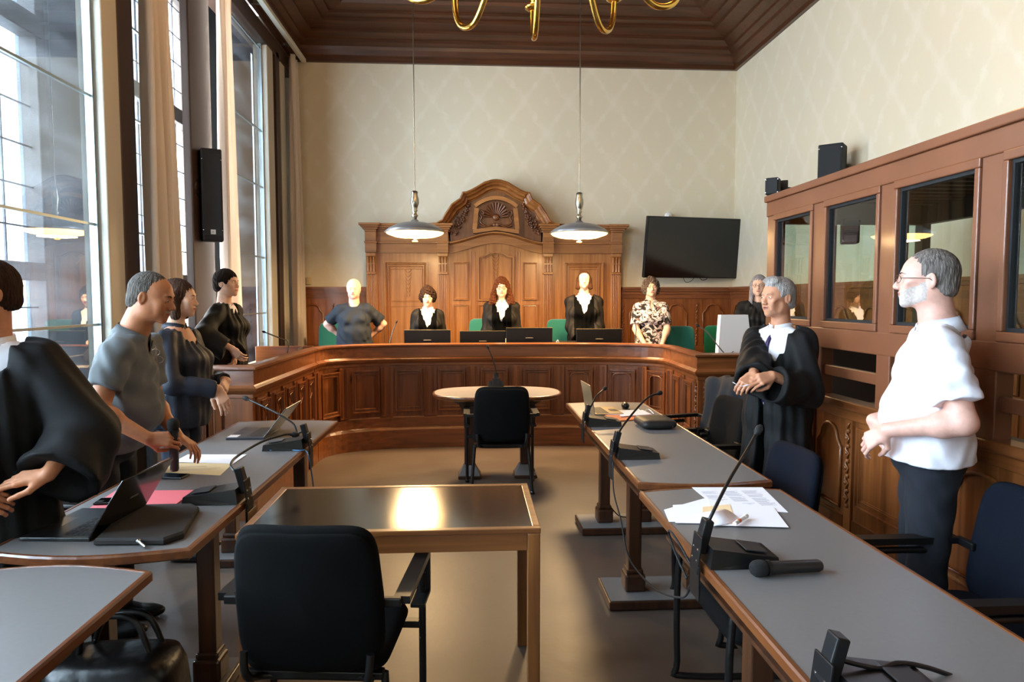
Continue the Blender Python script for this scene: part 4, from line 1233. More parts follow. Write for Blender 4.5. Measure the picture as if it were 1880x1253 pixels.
def desk_mic(label, x, y, sx, neck, rz=0.0, z=TOPZ, wedge=True, plate=True, head=True):
    """black wedge console clamped to a table edge; sx=+1: console reaches towards +x. neck = world points"""
    t = thing('desk_microphone', label, 'microphone', (x, y, z + .001), rz, 'gooseneck desk microphones')
    T = t.matrix_basis.copy() if False else Matrix.Translation((x, y, z + .001)) @ Matrix.Rotation(rz, 4, 'Z')
    inv = T.inverted()
    if wedge:
        m = MB(); L_ = .235; W_ = .15
        P = [(sx * .01, -W_ / 2, 0), (sx * L_, -W_ / 2, 0), (sx * L_, W_ / 2, 0), (sx * .01, W_ / 2, 0),
             (sx * .02, -W_ / 2 + .01, .062), (sx * (L_ - .004), -W_ / 2 + .01, .032), (sx * (L_ - .004), W_ / 2 - .01, .032), (sx * .02, W_ / 2 - .01, .062)]
        m.add(P, [(0, 1, 2, 3), (4, 5, 6, 7), (0, 1, 5, 4), (1, 2, 6, 5), (2, 3, 7, 6), (3, 0, 4, 7)])
        m.build('console', BLACK, t)
        MB().cbox((sx * .17, 0, .046), (.07, .09, .004), .001, (0, sx * .14, 0)).build('button_panel', mat('dark_grey_plastic', '#26272a', rough=.5), t)
    m = MB()
    m.cbox((-sx * .012, 0, .03), (.006, .075, .12), .002, (0, sx * .12, 0))
    m.cbox((sx * .012, 0, .085), (.03, .045, .11), .004, (0, sx * .25, 0))
    if plate: m.box(-.012 - (.006 if sx > 0 else -.024), -.012 + (0 if sx > 0 else .03), -.045, .045, -.115, -.002, .002)
    bk = m.build('bracket', mat('bracket_black', '#131315', rough=.45, metal=.3), t)
    if plate:
        for qy in (-.02, .02):
            for qz in (.01, .045): MB().cbox((-sx * (.018 - qz * .12), qy, qz), (.006, .008, .008), .002).build('screw', STEEL, bk)
    pts = [inv @ Vector(p) for p in neck]
    sp = smooth_path(pts, 7)
    MB().tube(sp, .0058, 8).build('gooseneck', BLACK, t)
    if head:
        h = MB(); foam(h, sp[-1], sp[-1] - sp[-3], .0135, .042); h.build('windscreen', BLACKM, t)
    return t

A = lambda px, py, Y: tuple(at(px, py, Y=Y))
desk_mic('right desk microphone with tall straight gooseneck beside the scattered papers', .735, 2.12, 1, [(.752, 2.12, .86), A(1312, 935, 2.14), A(1340, 880, 2.2), A(1370, 830, 2.28), A(1388, 798, 2.32)])
desk_mic('right desk microphone bent over to the right, in front of the black pouch', .76, 3.58, 1, [(.78, 3.58, .86), A(1142, 785, 3.6), A(1168, 752, 3.7), A(1190, 730, 3.78), A(1208, 723, 3.85)])
desk_mic('right desk microphone closest to the bench, in front of the orange folder', .76, 4.5, 1, [(.78, 4.5, .85), A(1086, 745, 4.52), A(1095, 728, 4.58), A(1108, 716, 4.66)])
desk_mic('desk microphone at the bottom right corner with its neck bent flat', .75, 1.36, 1, [(.76, 1.36, .84), A(1610, 1228, 1.38), A(1650, 1218, 1.40), A(1700, 1226, 1.42), A(1760, 1246, 1.44), A(1840, 1272, 1.45)])
desk_mic('left desk microphone beside the pink folder, its neck arching away', -.955, 2.90, -1, [(-.985, 2.90, .86), A(424, 855, 2.95), A(436, 838, 3.05), A(480, 812, 3.2), A(520, 799, 3.32), A(534, 798, 3.35)], rz=.0)
desk_mic('left desk microphone farthest from the camera, beside the open laptop', -.93, 3.90, -1, [(-.96, 3.90, .85), A(546, 795, 3.9), A(538, 778, 3.92), A(510, 760, 3.95), A(475, 743, 4.0), A(456, 734, 4.03)])
desk_mic('desk microphone standing on the oval table behind the chair', .235, 6.47, 1, [(.235, 6.47, .87), A(910, 680, 6.47), A(905, 660, 6.47), A(897, 641, 6.47)], rz=PI / 2, plate=False)
def slim_mic(label, base, neck, z):
    t = thing('slim_microphone', label, 'microphone', base, 0, 'slim gooseneck microphones at the bench')
    pts = [Vector(p) - Vector(base) for p in neck]
    MB().lathe([(.04, 0), (.04, .012), (.015, .02), (0, .02)], n=16).build('base', BLACK, t)
    sp = smooth_path([(0, 0, .015)] + pts, 6)
    MB().tube(sp, .0055, 7).build('gooseneck', mat('mic_neck_grey', '#6d675e', rough=.35, metal=.6), t)
    h = MB(); foam(h, sp[-1], sp[-1] - sp[-3], .010, .035); h.build('windscreen', BLACKM, t)
slim_mic('slim microphone on the bench between the elderly person and the curly-haired judge', tuple(at(715, 634, Y=7.5).xy) + (WZ,), [A(716, 628, 7.5), A(720, 612, 7.5), A(727, 594, 7.5)], WZ)
slim_mic('slim microphone on the bench in front of the person in the black and white shirt', tuple(at(1166, 634, Y=7.45).xy) + (WZ,), [A(1166, 625, 7.45), A(1168, 605, 7.45), A(1166, 592, 7.45)], WZ)
slim_mic('slim microphone leaning across the white monitor on the right side desk', (2.46, 6.1, WZ), [A(1322, 640, 6.1), A(1300, 612, 6.12), A(1284, 600, 6.14)], WZ)
slim_mic('slim microphone at the left side desk, pointing towards the windows', (-1.70, 6.2, WZ), [A(530, 632, 6.2), A(515, 622, 6.2), A(488, 611, 6.2)], WZ)

# ================================================================ LAPTOPS
def laptop(label, loc, rz, w_=.33, d_=.23, ang=110, body=BLACK, lidm=BLACK, z=TOPZ, keys=True, mark=None):
    """user sits at -y; hinge at +y. ang = opening angle"""
    t = thing('laptop', label, 'laptop', (loc[0], loc[1], z + .001), rz)
    b = MB().box(-w_ / 2, w_ / 2, -d_ / 2, d_ / 2, 0, .014, .003).build('base', body, t)
    if keys:
        k = MB(); cols, rows = 13, 5
        for i in range(cols):
            for j in range(rows):
                x = -w_ / 2 + .02 + (w_ - .04) * (i + .5) / cols; y = d_ / 2 - .03 - j * .0195
                k.box(x - .009, x + .009, y - .008, y + .008, .0142, .0155)
        k.build('keyboard', mat('keys', '#1c1c1f', rough=.6), t)
        MB().box(-.05, .05, -d_ / 2 + .012, -d_ / 2 + .07, .0141, .0146).build('touchpad', mat('touchpad', '#232327', rough=.3), t)
    a = math.radians(ang)
    m = MB(); hgt = d_ * .97
    m.cbox((0, 0, hgt / 2), (w_, .006, hgt), .002)
    lid = m.build('lid', lidm, t); lid.location = (0, d_ / 2 - .004, .012); lid.rotation_euler = (-(a - PI / 2), 0, 0)
    MB().cbox((0, -.0036, hgt / 2), (w_ * .95, .001, hgt * .88)).build('screen', mat('dark_screen'), lid)
    if mark: MB().cbox((0, .0036, hgt / 2), (.05, .0008, .007)).build('emblem', mark, lid)
    return t
laptop('open black laptop nearest the camera on the left table, screen turned to the robed man', (-1.445, 2.60), -PI / 2 - .08, .34, .25, 122, lidm=mat('glossy_lid', '#141010', rough=.12, spec=.7), mark=mat('badge_silver'))
lp = laptop('open laptop at the far end of the left table, standing by the far desk microphone', (-1.36, 4.32), -PI / 2 - .02, .33, .23, 128, body=mat('dark_grey_laptop', '#2b2a31', rough=.4), lidm=mat('grey_lid', '#5b5854', rough=.35, metal=.5))
MB().box(.09, .16, -.11, -.05, .0142, .0148).build('sticker', PAPER, lp)
laptop('open brass-coloured laptop at the far end of the right table', (.99, 5.02), PI / 2 + .05, .32, .22, 100, body=mat('brassy_laptop', '#8d7a5d', rough=.4, metal=.5), lidm=mat('brassy_laptop'))
laptop('thin grey laptop standing open on the left side desk', (-1.755, 6.45), -PI / 2 + .1, .30, .22, 105, z=WZ, body=mat('grey_lid'), lidm=mat('grey_lid'), keys=False)

# mouse, folders, papers, pouch, phones
def flat(name, label, cat, quad, th, m, z=TOPZ, group=None, z0=.0006):
    """thin sheet or folder lying on a table; quad = its corners as seen in the picture"""
    P = [at(px, py, Z=z) for px, py in quad]; c = sum(P, Vector()) / len(P)
    o = MB().prism([(p.x - c.x, p.y - c.y) for p in P], 0, th).build(name, m); o.location = (c.x, c.y, z + z0)
    return tag(o, label, cat, group)
def textlines(parent, n, w_, h_, th, rows=10, cols=1, seed=1):
    """grey printed lines on a sheet"""
    r = random.Random(seed); m = MB()
    for c in range(cols):
        for k in range(rows):
            if r.random() < .12: continue
            x0 = -w_ / 2 + c * w_ / cols + .006; x1 = x0 + (w_ / cols - .014) * r.uniform(.6, 1)
            y = h_ / 2 - (k + .5) * h_ / rows; m.box(x0, x1, y - .0011, y + .0011, th, th + .0002)
    o = m.build('print', mat('print_ink', '#8a8894', rough=.8), parent); o.rotation_euler = (0, 0, n)
    return o
ms = MB().ball((0, 0, .008), (.03, .05, .026), 16); o = ms.build('computer_mouse', BLACK); o.location = at(1148, 750, Z=TOPZ); o.location.z += .013
MB().ball((0, .02, .022), (.012, .018, .014), 10).build('wheel_cover', mat('badge_silver'), o); tag(o, 'black and silver computer mouse at the far end of the right table', 'mouse')
m = MB().tube(smooth_path([at(1150, 757, Z=.753), at(1165, 758, Z=.756), at(1172, 752, Z=.77), at(1178, 760, Z=.756), at(1190, 752, Z=.765), at(1200, 760, Z=.755)], 6), .0035, 6)
tag(m.build('earphone_cable', mat('white_plastic')), 'white cable curled beside the computer mouse', 'cable')
OR = mat('orange_card', '#e07a45', rough=.7); PK = mat('pink_card', '#e8727c', rough=.6)
f_ = flat('orange_folder', 'orange card folder under white sheets on the far right table', 'folder', [(1108, 762), (1185, 759), (1206, 769), (1125, 776)], .008, OR)
flat('paper_sheet', 'white sheet lying across the back of the orange folder', 'paper', [(1102, 757), (1180, 756), (1188, 764), (1112, 764)], .002, PAPER, z0=.0095)
flat('paper_sheet', 'folded white sheet on the front of the orange folder', 'paper', [(1138, 766), (1180, 757), (1196, 765), (1140, 769)], .004, PAPER, z0=.0125)
b = MB(); pad(b, (0, 0, .03), .235, .27, .055, plane='xy', corner=.25)
o = b.build('pouch', mat('pouch_leather', '#1b1715', rough=.55, bump=.3, bscale=25)); o.location = at(1202, 784, Z=TOPZ); o.location.z += .003
MB().tube([(0, -.13, .035), (0, .13, .035)], .004, 6).ball((.08, -.133, .02), .006, 8).build('seam', mat('pouch_leather'), o)
o.rotation_euler = (0, 0, .05); tag(o, 'flat black quilted pouch on the far right table', 'pouch')
# papers on the near right table
q = [((1270, 896), (1400, 896), (1447, 942), (1318, 935)), ((1219, 938), (1300, 915), (1330, 962), (1228, 960)), ((1235, 930), (1330, 925), (1370, 965), (1240, 963)),
     ((1300, 920), (1420, 935), (1448, 972), (1310, 968)), ((1290, 935), (1340, 930), (1352, 966), (1290, 966))]
labs = ['white printed sheet farthest from the near right microphone, top of the spread', 'blank white sheet at the left tip of the paper spread on the near right table', 'white sheet under the curled page of the near right papers',
        'white sheet at the right front of the spread, with the marker on it', 'white page with an orange tint beside the marker']
for i, (qq, lb) in enumerate(zip(q, labs)):
    o = flat('paper_sheet', lb, 'paper', qq, .0012, PAPER if i != 4 else mat('orange_tint_paper', '#f2d3a6', rough=.75), group='white papers spread on the near right table', z0=.0008 + .0016 * i)
    if i == 0: textlines(o, 0.0, .27, .22, .0013, 22, 3)
v = []; f = []
for i in range(13):
    a = PI * .95 * i / 12
    for j in range(2): v.append((.0 + .03 * math.sin(a) + (.09 - .09 * i / 12), (j - .5) * .16, .012 - .012 * math.cos(a)))
f = [(2 * i, 2 * i + 1, 2 * i + 3, 2 * i + 2) for i in range(12)]
o = MB().add(v, f, True).build('curled_page', PAPER); md = o.modifiers.new('t', 'SOLIDIFY'); md.thickness = .001
o.location = at(1300, 955, Z=TOPZ); o.location.z += .010; o.rotation_euler = (0, 0, -1.2); tag(o, 'curled white page standing up from the spread behind the near right microphone', 'paper')
t = thing('marker_pen', 'white marker pen with orange band lying on the near right papers', 'pen', tuple(at(1360, 955, Z=TOPZ + .02)), -.75 + PI / 2)
MB().tube([(-.06, 0, 0), (.035, 0, 0)], .008, 10).build('barrel', mat('white_plastic'), t); MB().tube([(.035, 0, 0), (.06, 0, 0)], .0092, 10).build('cap', mat('white_plastic'), t)
MB().tube([(-.03, 0, 0), (-.01, 0, 0)], .0083, 10).build('band', OR, t)
def hand_mic(label, p0, p1, r=.017):
    """handheld microphone from grille end p0 to tail p1"""
    p0, p1 = Vector(p0), Vector(p1); d = (p1 - p0).normalized(); L_ = (p1 - p0).length
    t = thing('handheld_microphone', label, 'microphone', tuple(p0)); 
    g = MB(); g.tube([d * s for s in (0, .004, .014, .03, .045, .052)], [.008, .017, .024, .026, .024, .019], 16); g.build('grille', mat('mic_foam', '#0d0d0f', rough=.9, bump=.5, bscale=600), t)
    MB().tube([d * .052, d * .062], .024, 16).build('ring', BLACK, t)
    MB().tube([d * .062, d * .07, d * (L_ - .01), d * L_], [.021, .020, r + .002, r - .002], 16).build('handle', mat('mic_body', '#232221', rough=.4), t)
    return t
hand_mic('black handheld microphone lying on the near right table', at(1378, 1045, Z=TOPZ + .026), at(1507, 1039, Z=TOPZ + .021))

# pink folder, phones, papers on the left table
flat('pink_folder', 'pink card folder under the near laptop on the left table', 'folder', [(160, 939), (212, 904), (357, 903), (318, 933), (240, 940)], .006, PK)
def phone(label, px, py, rz, z0=.001, m=BLACK):
    t = thing('smartphone', label, 'phone', (0, 0, 0), rz); p = at(px, py, Z=TOPZ); t.location = (p.x, p.y, TOPZ + z0)
    MB().box(-.038, .038, -.078, .078, 0, .009, .003).build('body', m, t); MB().box(-.034, .034, -.073, .073, .0091, .0094).build('screen', mat('dark_screen'), t)
    MB().box(-.03, -.008, .045, .068, .0094, .0112, .001).build('camera_bump', BLACK, t)
phone('black phone on the pink folder, behind the near laptop', 215, 925, PI / 2 + .1, .0075)
phone('black phone in front of the cream papers on the left table', 312, 877, PI / 2 - .15, .0015)
o = flat('paper_sheet', 'cream handwritten sheet nearest the phone on the left table', 'paper', [(298, 868), (317, 851), (428, 852), (404, 874)], .0012, mat('cream_paper', '#e6cf9f', rough=.75)); textlines(o, .1, .26, .1, .0013, 6, 1, 4)
flat('paper_sheet', 'white sheet under the fingertips of the man in the polo shirt', 'paper', [(318, 850), (345, 836), (453, 836), (428, 853)], .0012, PAPER, z0=.0022)
# laptop sleeve with zip pull
P = [at(px, py, Z=TOPZ) for px, py in ((172, 1004), (300, 1003), (338, 990), (366, 942), (352, 936), (240, 938))]; c = sum(P, Vector()) / 6
m = MB(); n = 6
for k, (s, z) in enumerate(((.97, .0), (1.0, .006), (1.0, .018), (.96, .026))): m.v += [((p.x - c.x) * s, (p.y - c.y) * s, z) for p in P]
m.f = [(j * n + i, j * n + (i + 1) % n, (j + 1) * n + (i + 1) % n, (j + 1) * n + i) for j in range(3) for i in range(n)] + [tuple(range(n))[::-1], tuple(range(3 * n, 4 * n))]
m.m = [0] * len(m.f); m.sm = [False] * len(m.f)
o = m.build('laptop_sleeve', mat('neoprene', '#17120f', rough=.8)); o.location = (c.x, c.y, TOPZ + .001); tag(o, 'black laptop sleeve beside the near laptop on the left table', 'sleeve')
z = MB(); a = at(254, 994, Z=TOPZ + .02) - Vector(o.location); b_ = at(267, 1005, Z=TOPZ + .008) - Vector(o.location)
z.tube([a, a.lerp(b_, .5), b_], .0055, 8); z.ball(a, .008, 8); z.build('zip_pull', STEEL, o)

# papers on the left side desk
o = flat('paper_sheet', 'cream paper lying on the left side desk by the robed woman', 'paper', [(455, 668), (470, 663), (500, 664), (485, 671)], .004, mat('cream_paper'), z=WZ)
# name plate clamp on the left table edge
o = MB().box(-.003, .003, -.05, .05, 0, .09, .002).build('name_plate', mat('plate_wood', '#8a6a44', rough=.4)); o.location = (-.93, 2.90, .62); tag(o, 'small brownish plate fixed below the left desk microphone', 'plate')
# cables
def cable(label, pts, m=BLACKM, r=.004):
    tag(MB().tube(smooth_path(pts, 7), r, 6).build('cable', m), label, 'cable')
cable('blue cable running from under the far left microphone down to the floor', [at(495, 828, Z=.755), at(520, 826, Z=.755), at(550, 828, Z=.755), (-.925, 3.83, .75), (-.90, 3.8, .70), (-.89, 3.85, .5), (-.88, 3.8, .2), (-.86, 3.75, .01)], mat('blue_cable', '#4a76a8', rough=.5))
cable('dark cable hanging from the middle right microphone along the table legs', [(.745, 3.52, .74), (.735, 3.45, .60), (.74, 3.3, .50), (.73, 3.1, .40), (.745, 2.9, .38), (.74, 2.6, .44), (.74, 2.3, .55), (.72, 2.16, .66)])
cable('black cable loop at the edge beside the near right microphone', [(.72, 2.15, .72), (.70, 2.22, .77), (.69, 2.3, .79), (.70, 2.34, .76), (.715, 2.3, .70), (.72, 2.2, .66)])
cable('black cable dropping from the far right table leg towards the floor', [(.95, 4.60, .17), (1.02, 4.62, .09), (1.1, 4.64, .07), (1.18, 4.64, .08)])

# things under the left table
b = MB(); pad(b, (0, 0, .17), .46, .28, .34, plane='xy', corner=.6)
o = b.build('leather_bag', mat('bag_leather', '#0c0807', rough=.35, bump=.8, bscale=9)); o.location = (-1.27, 2.44, .0); tag(o, 'black leather bag standing on the floor under the left table', 'bag')
MB().tube(smooth_path([(-.13, 0, .32), (-.09, 0, .45), (.06, 0, .46), (.12, 0, .32)], 7), .011, 8).build('handle', mat('bag_leather'), o)
MB().tube(smooth_path([(-.12, .08, .32), (-.07, .08, .43), (.07, .08, .44), (.13, .08, .32)], 7), .011, 8).build('handle', mat('bag_leather'), o)
t = thing('water_bottle', 'clear bottle with a dark cap standing on the floor at the bottom left', 'bottle', (-.93, 1.62, .001))
t.location = (-.97, 1.78, .001)
MB().lathe([(0, 0), (.032, 0), (.034, .02), (.034, .17), (.03, .19), (.015, .22), (.013, .235), (0, .235)], n=20).build('body', glass('bottle_glass', (.8, .88, .9), refl=1.5), t)
MB().lathe([(.0, .232), (.017, .232), (.017, .255), (0, .256)], n=16).build('cap', BLACK, t)
# ================================================================ PEOPLE: blended solid shapes turned into one surface
def V3(*a): return np.array(a, dtype=np.float64)


def cap(a, b, ra, rb=None):
    a = np.array(a, float); b = np.array(b, float); rb = ra if rb is None else rb
    ba = b - a; L2 = float(ba @ ba) + 1e-12
    def f(p):
        q = p - a; t = np.clip(q @ ba / L2, 0, 1)
        d = q - t[:, None] * ba
        return np.sqrt((d * d).sum(1)) - (ra + (rb - ra) * t)
    return f


def ell(c, r, R=None):
    c = np.array(c, float); r = np.array(r if hasattr(r, '__len__') else (r, r, r), float)
    def f(p):
        q = p - c
        if R is not None: q = q @ R
        u = q / r; k0 = np.sqrt((u * u).sum(1)); w_ = u / r; k1 = np.sqrt((w_ * w_).sum(1)) + 1e-9
        return k0 * (k0 - 1) / k1
    return f


def ecap(a, b, ra, rb, sy=.7):
    """tapered capsule squashed front to back"""
    S = np.array([1, 1 / sy, 1.0]); g = cap(np.array(a) * S, np.array(b) * S, ra, rb)
    return lambda p: g(p * S) * (.5 + .5 * sy)


def smin(a, b, k):
    h = np.maximum(k - np.abs(a - b), 0) / k
    return np.minimum(a, b) - h * h * k * .25


def smax(a, b, k): return -smin(-a, -b, k)


class F:
    """a solid built up by blending"""
    def __init__(s): s.ops = []
    def add(s, f, k=.02): s.ops.append(('u', f, k)); return s
    def cut(s, f, k=.005): s.ops.append(('s', f, k)); return s
    def keep(s, f, k=.003): s.ops.append(('i', f, k)); return s
    def warp(s, f): s.ops.append(('w', f, 0)); return s
    def __call__(s, p):
        d = None
        for o, f, k in s.ops:
            if o == 'w': d = d + f(p); continue
            e = f(p)
            if d is None: d = e
            elif o == 'u': d = smin(d, e, k)
            elif o == 's': d = smax(d, -e, k)
            else: d = smax(d, e, k)
        return d


def nets(fn, lo, hi, h):
    """surface of fn = 0 as quads (surface nets on a grid, refined only near the surface)"""
    lo = np.array(lo, float); hi = np.array(hi, float); B = 5
    n = (np.ceil((hi - lo) / h / B).astype(int) * B) + 1
    nc = (n - 1) // B + 1
    ax = [lo[i] + np.arange(nc[i]) * h * B for i in range(3)]
    P = np.stack(np.meshgrid(*ax, indexing='ij'), -1).reshape(-1, 3)
    C = fn(P).reshape(nc)
    near = np.ones(nc - 1, bool)
    cm = np.full(nc - 1, np.inf)
    for dx in (0, 1):
        for dy in (0, 1):
            for dz in (0, 1): cm = np.minimum(cm, np.abs(C[dx:nc[0] - 1 + dx, dy:nc[1] - 1 + dy, dz:nc[2] - 1 + dz]))
    near = cm < h * B * 1.3
    V = np.repeat(np.repeat(np.repeat(C, B, 0), B, 1), B, 2)[:n[0], :n[1], :n[2]].astype(np.float64)
    mask = np.zeros(n, bool)
    nb = np.argwhere(near)
    for i, j, k in nb: mask[i * B:i * B + B + 1, j * B:j * B + B + 1, k * B:k * B + B + 1] = True
    idx = np.argwhere(mask)
    if len(idx):
        vals = np.empty(len(idx))
        for s in range(0, len(idx), 200000): vals[s:s + 200000] = fn(lo + idx[s:s + 200000] * h)
        V[mask] = vals
    S = V < 0; m = n - 1
    cnt = np.zeros(m, np.int8)
    for dx in (0, 1):
        for dy in (0, 1):
            for dz in (0, 1): cnt += S[dx:m[0] + dx, dy:m[1] + dy, dz:m[2] + dz]
    act = (cnt > 0) & (cnt < 8) & mask[:-1, :-1, :-1]
    ai = np.argwhere(act)
    if not len(ai): return np.zeros((0, 3)), np.zeros((0, 4), int)
    acc = np.zeros((len(ai), 3)); w_ = np.zeros(len(ai))
    for a in range(3):
        b, c = (a + 1) % 3, (a + 2) % 3
        for ob in (0, 1):
            for oc in (0, 1):
                o0 = np.zeros(3, int); o0[b] = ob; o0[c] = oc; o1 = o0.copy(); o1[a] = 1
                v0 = V[tuple((ai + o0).T)]; v1 = V[tuple((ai + o1).T)]; cr = (v0 < 0) != (v1 < 0)
                t = np.where(cr, v0 / np.where(cr, v0 - v1, 1), 0)
                pos = np.tile(o0.astype(float), (len(ai), 1)); pos[:, a] = t
                acc[cr] += pos[cr]; w_[cr] += 1
    verts = lo + (ai + acc / w_[:, None]) * h
    I = np.full(m, -1, int); I[tuple(ai.T)] = np.arange(len(ai)); quads = []
    for a in range(3):
        b, c = (a + 1) % 3, (a + 2) % 3
        sl0 = [slice(0, m[0]), slice(0, m[1]), slice(0, m[2])]; sl0[b] = slice(1, m[b]); sl0[c] = slice(1, m[c])
        sl1 = list(sl0); sl1[a] = slice(1, m[a] + 1)
        e0 = S[tuple(sl0)]; e1 = S[tuple(sl1)]
        ch = np.argwhere(e0 != e1)
        if not len(ch): continue
        flip = e0[tuple(ch.T)]
        base = ch.copy(); base[:, b] += 1; base[:, c] += 1
        def g(db, dc):
            q = base.copy(); q[:, b] -= db; q[:, c] -= dc; return I[tuple(q.T)]
        Q = np.stack([g(1, 1), g(0, 1), g(0, 0), g(1, 0)], 1)
        Q[~flip] = Q[~flip][:, ::-1]
        quads.append(Q[(Q >= 0).all(1)])
    return verts, np.concatenate(quads)


def mesh_from(name, pieces, mats, parent=None, pick=None):
    """pieces: list of (verts, quads); pick(centres) -> material index"""
    vs = []; qs = []; o = 0
    for v, q in pieces:
        vs.append(v); qs.append(q + o); o += len(v)
    v = np.concatenate(vs); q = np.concatenate(qs)
    me = bpy.data.meshes.new(name)
    me.vertices.add(len(v)); me.vertices.foreach_set('co', v.astype(np.float32).ravel())
    me.loops.add(len(q) * 4); me.loops.foreach_set('vertex_index', q.astype(np.int32).ravel())
    me.polygons.add(len(q)); me.polygons.foreach_set('loop_start', np.arange(0, len(q) * 4, 4, dtype=np.int32))
    try: me.polygons.foreach_set('loop_total', np.full(len(q), 4, dtype=np.int32))
    except Exception: pass
    for m in (mats if isinstance(mats, (list, tuple)) else [mats]): me.materials.append(m)
    if pick is not None:
        me.polygons.foreach_set('material_index', pick(v[q].mean(1)).astype(np.int32))
    me.polygons.foreach_set('use_smooth', np.ones(len(q), bool))
    me.update(calc_edges=True); me.validate()
    ob = bpy.data.objects.new(name, me); COL.objects.link(ob)
    if parent: ob.parent = parent
    return ob


def rotm(rx=0, ry=0, rz=0): return np.array(Euler((rx, ry, rz)).to_matrix())


def skin(name, col, lip=None, sss=.08):
    return mat(name, col, rough=.48, sss=sss, spec=.4, noise=.10, nscale=38, bump=.06, bscale=260)


EYEW = mat('eye_white', '#bdb0a6', rough=.3); EYEI = mat('eye_dark', '#1c120c', rough=.15)
LENS = glass('spectacle_lens', (.96, .97, .97), refl=1.2)


def head_field(hs, o):
    """o: dict of options (jaw, nose, age, mouth, hollow)"""
    f = F(); j = o.get('jaw', 1); nz = o.get('nose', 1); fat = o.get('fat', 0)
    f.add(ell((0, .016, .034), (.075, .094, .090)))
    f.add(ell((0, -.030, .036), (.063, .058, .060)), .03)
    f.add(ell((0, -.034, -.020), (.058 + fat * .3, .056, .066)), .03)
    for s in (-1, 1):
        f.add(ell((s * .041, -.060, -.012), (.022, .024, .020)), .02)
        f.add(ell((s * (.044 * j + fat * .4), -.004, -.056), (.020 + fat * .4, .034, .030)), .03)
        f.add(ell((s * .032, -.062, -.042), (.022 + fat * .4, .022, .026)), .02)
    f.add(ell((0, -.024, -.072), (.050 * j + fat * .4, .056, .034)), .03)
    f.add(ell((0, -.074, -.092), (.021 * j, .018, .017)), .022)
    f.add(ell((0, -.074, -.054), (.030, .020, .026)), .02)
    f.add(cap((-.030, -.081, .028), (.030, -.081, .028), .011), .018)
    # nose
    f.add(cap((0, -.084, .022), (0, -.096 - .008 * nz, -.020), .0080, .0110 * nz), .014)
    f.add(ell((0, -.097 - .008 * nz, -.0255), (.0125 * nz, .0105 * nz, .0098)), .010)
    for s in (-1, 1): f.add(ell((s * .0130 * nz, -.096, -.029), (.0085, .011, .0075)), .006)
    for s in (-1, 1): f.cut(ell((s * .0065, -.102, -.039), (.0035, .005, .004)), .003)
    # eye sockets, lids
    for s in (-1, 1):
        f.cut(ell((s * .031, -.103, .010), (.019, .016, .011)), .014)
        f.add(ell((s * .031, -.0795, .009), (.0152, .0140, .0128)), .004)
        if o.get('eyes', 1) > 0: f.cut(ell((s * .031, -.097, .0085), (.0128, .012, .0036 * o.get('eyes', 1))), .002)
    # cheeks / lips / mouth
    f.add(ell((0, -.0925, -.0495), (.0215, .0085, .0052)), .005)
    f.add(ell((0, -.0905, -.0600), (.0185, .0085, .0062)), .005)
    if o.get('mouth', 0): f.cut(ell((0, -.103, -.056), (.013, .014, .0055 * o['mouth'])), .002)
    else: f.cut(cap((-.021, -.101, -.0548), (.021, -.101, -.0548), .0024), .003)
    if o.get('age', 0):
        for s in (-1, 1):
            f.cut(cap((s * .020, -.096, -.030), (s * .034, -.088, -.062), .0032 * o['age']), .008)
            if not fat: f.cut(ell((s * .066, -.055, -.040), (.009, .016, .020)), .03)
            f.cut(cap((s * .020, -.094, -.003), (s * .042, -.086, -.006), .0018 * o['age']), .006)
    # ears
    for s in (-1, 1):
        R = rotm(0, s * .12, s * -.35)
        f.add(ell((s * .079, .010, .000), (.0075, .0175, .031), R), .008)
        f.cut(ell((s * .087, .006, .003), (.0055, .010, .020), R), .005)
        f.add(ell((s * .083, .016, .004), (.003, .004, .018), R), .004)
    return f


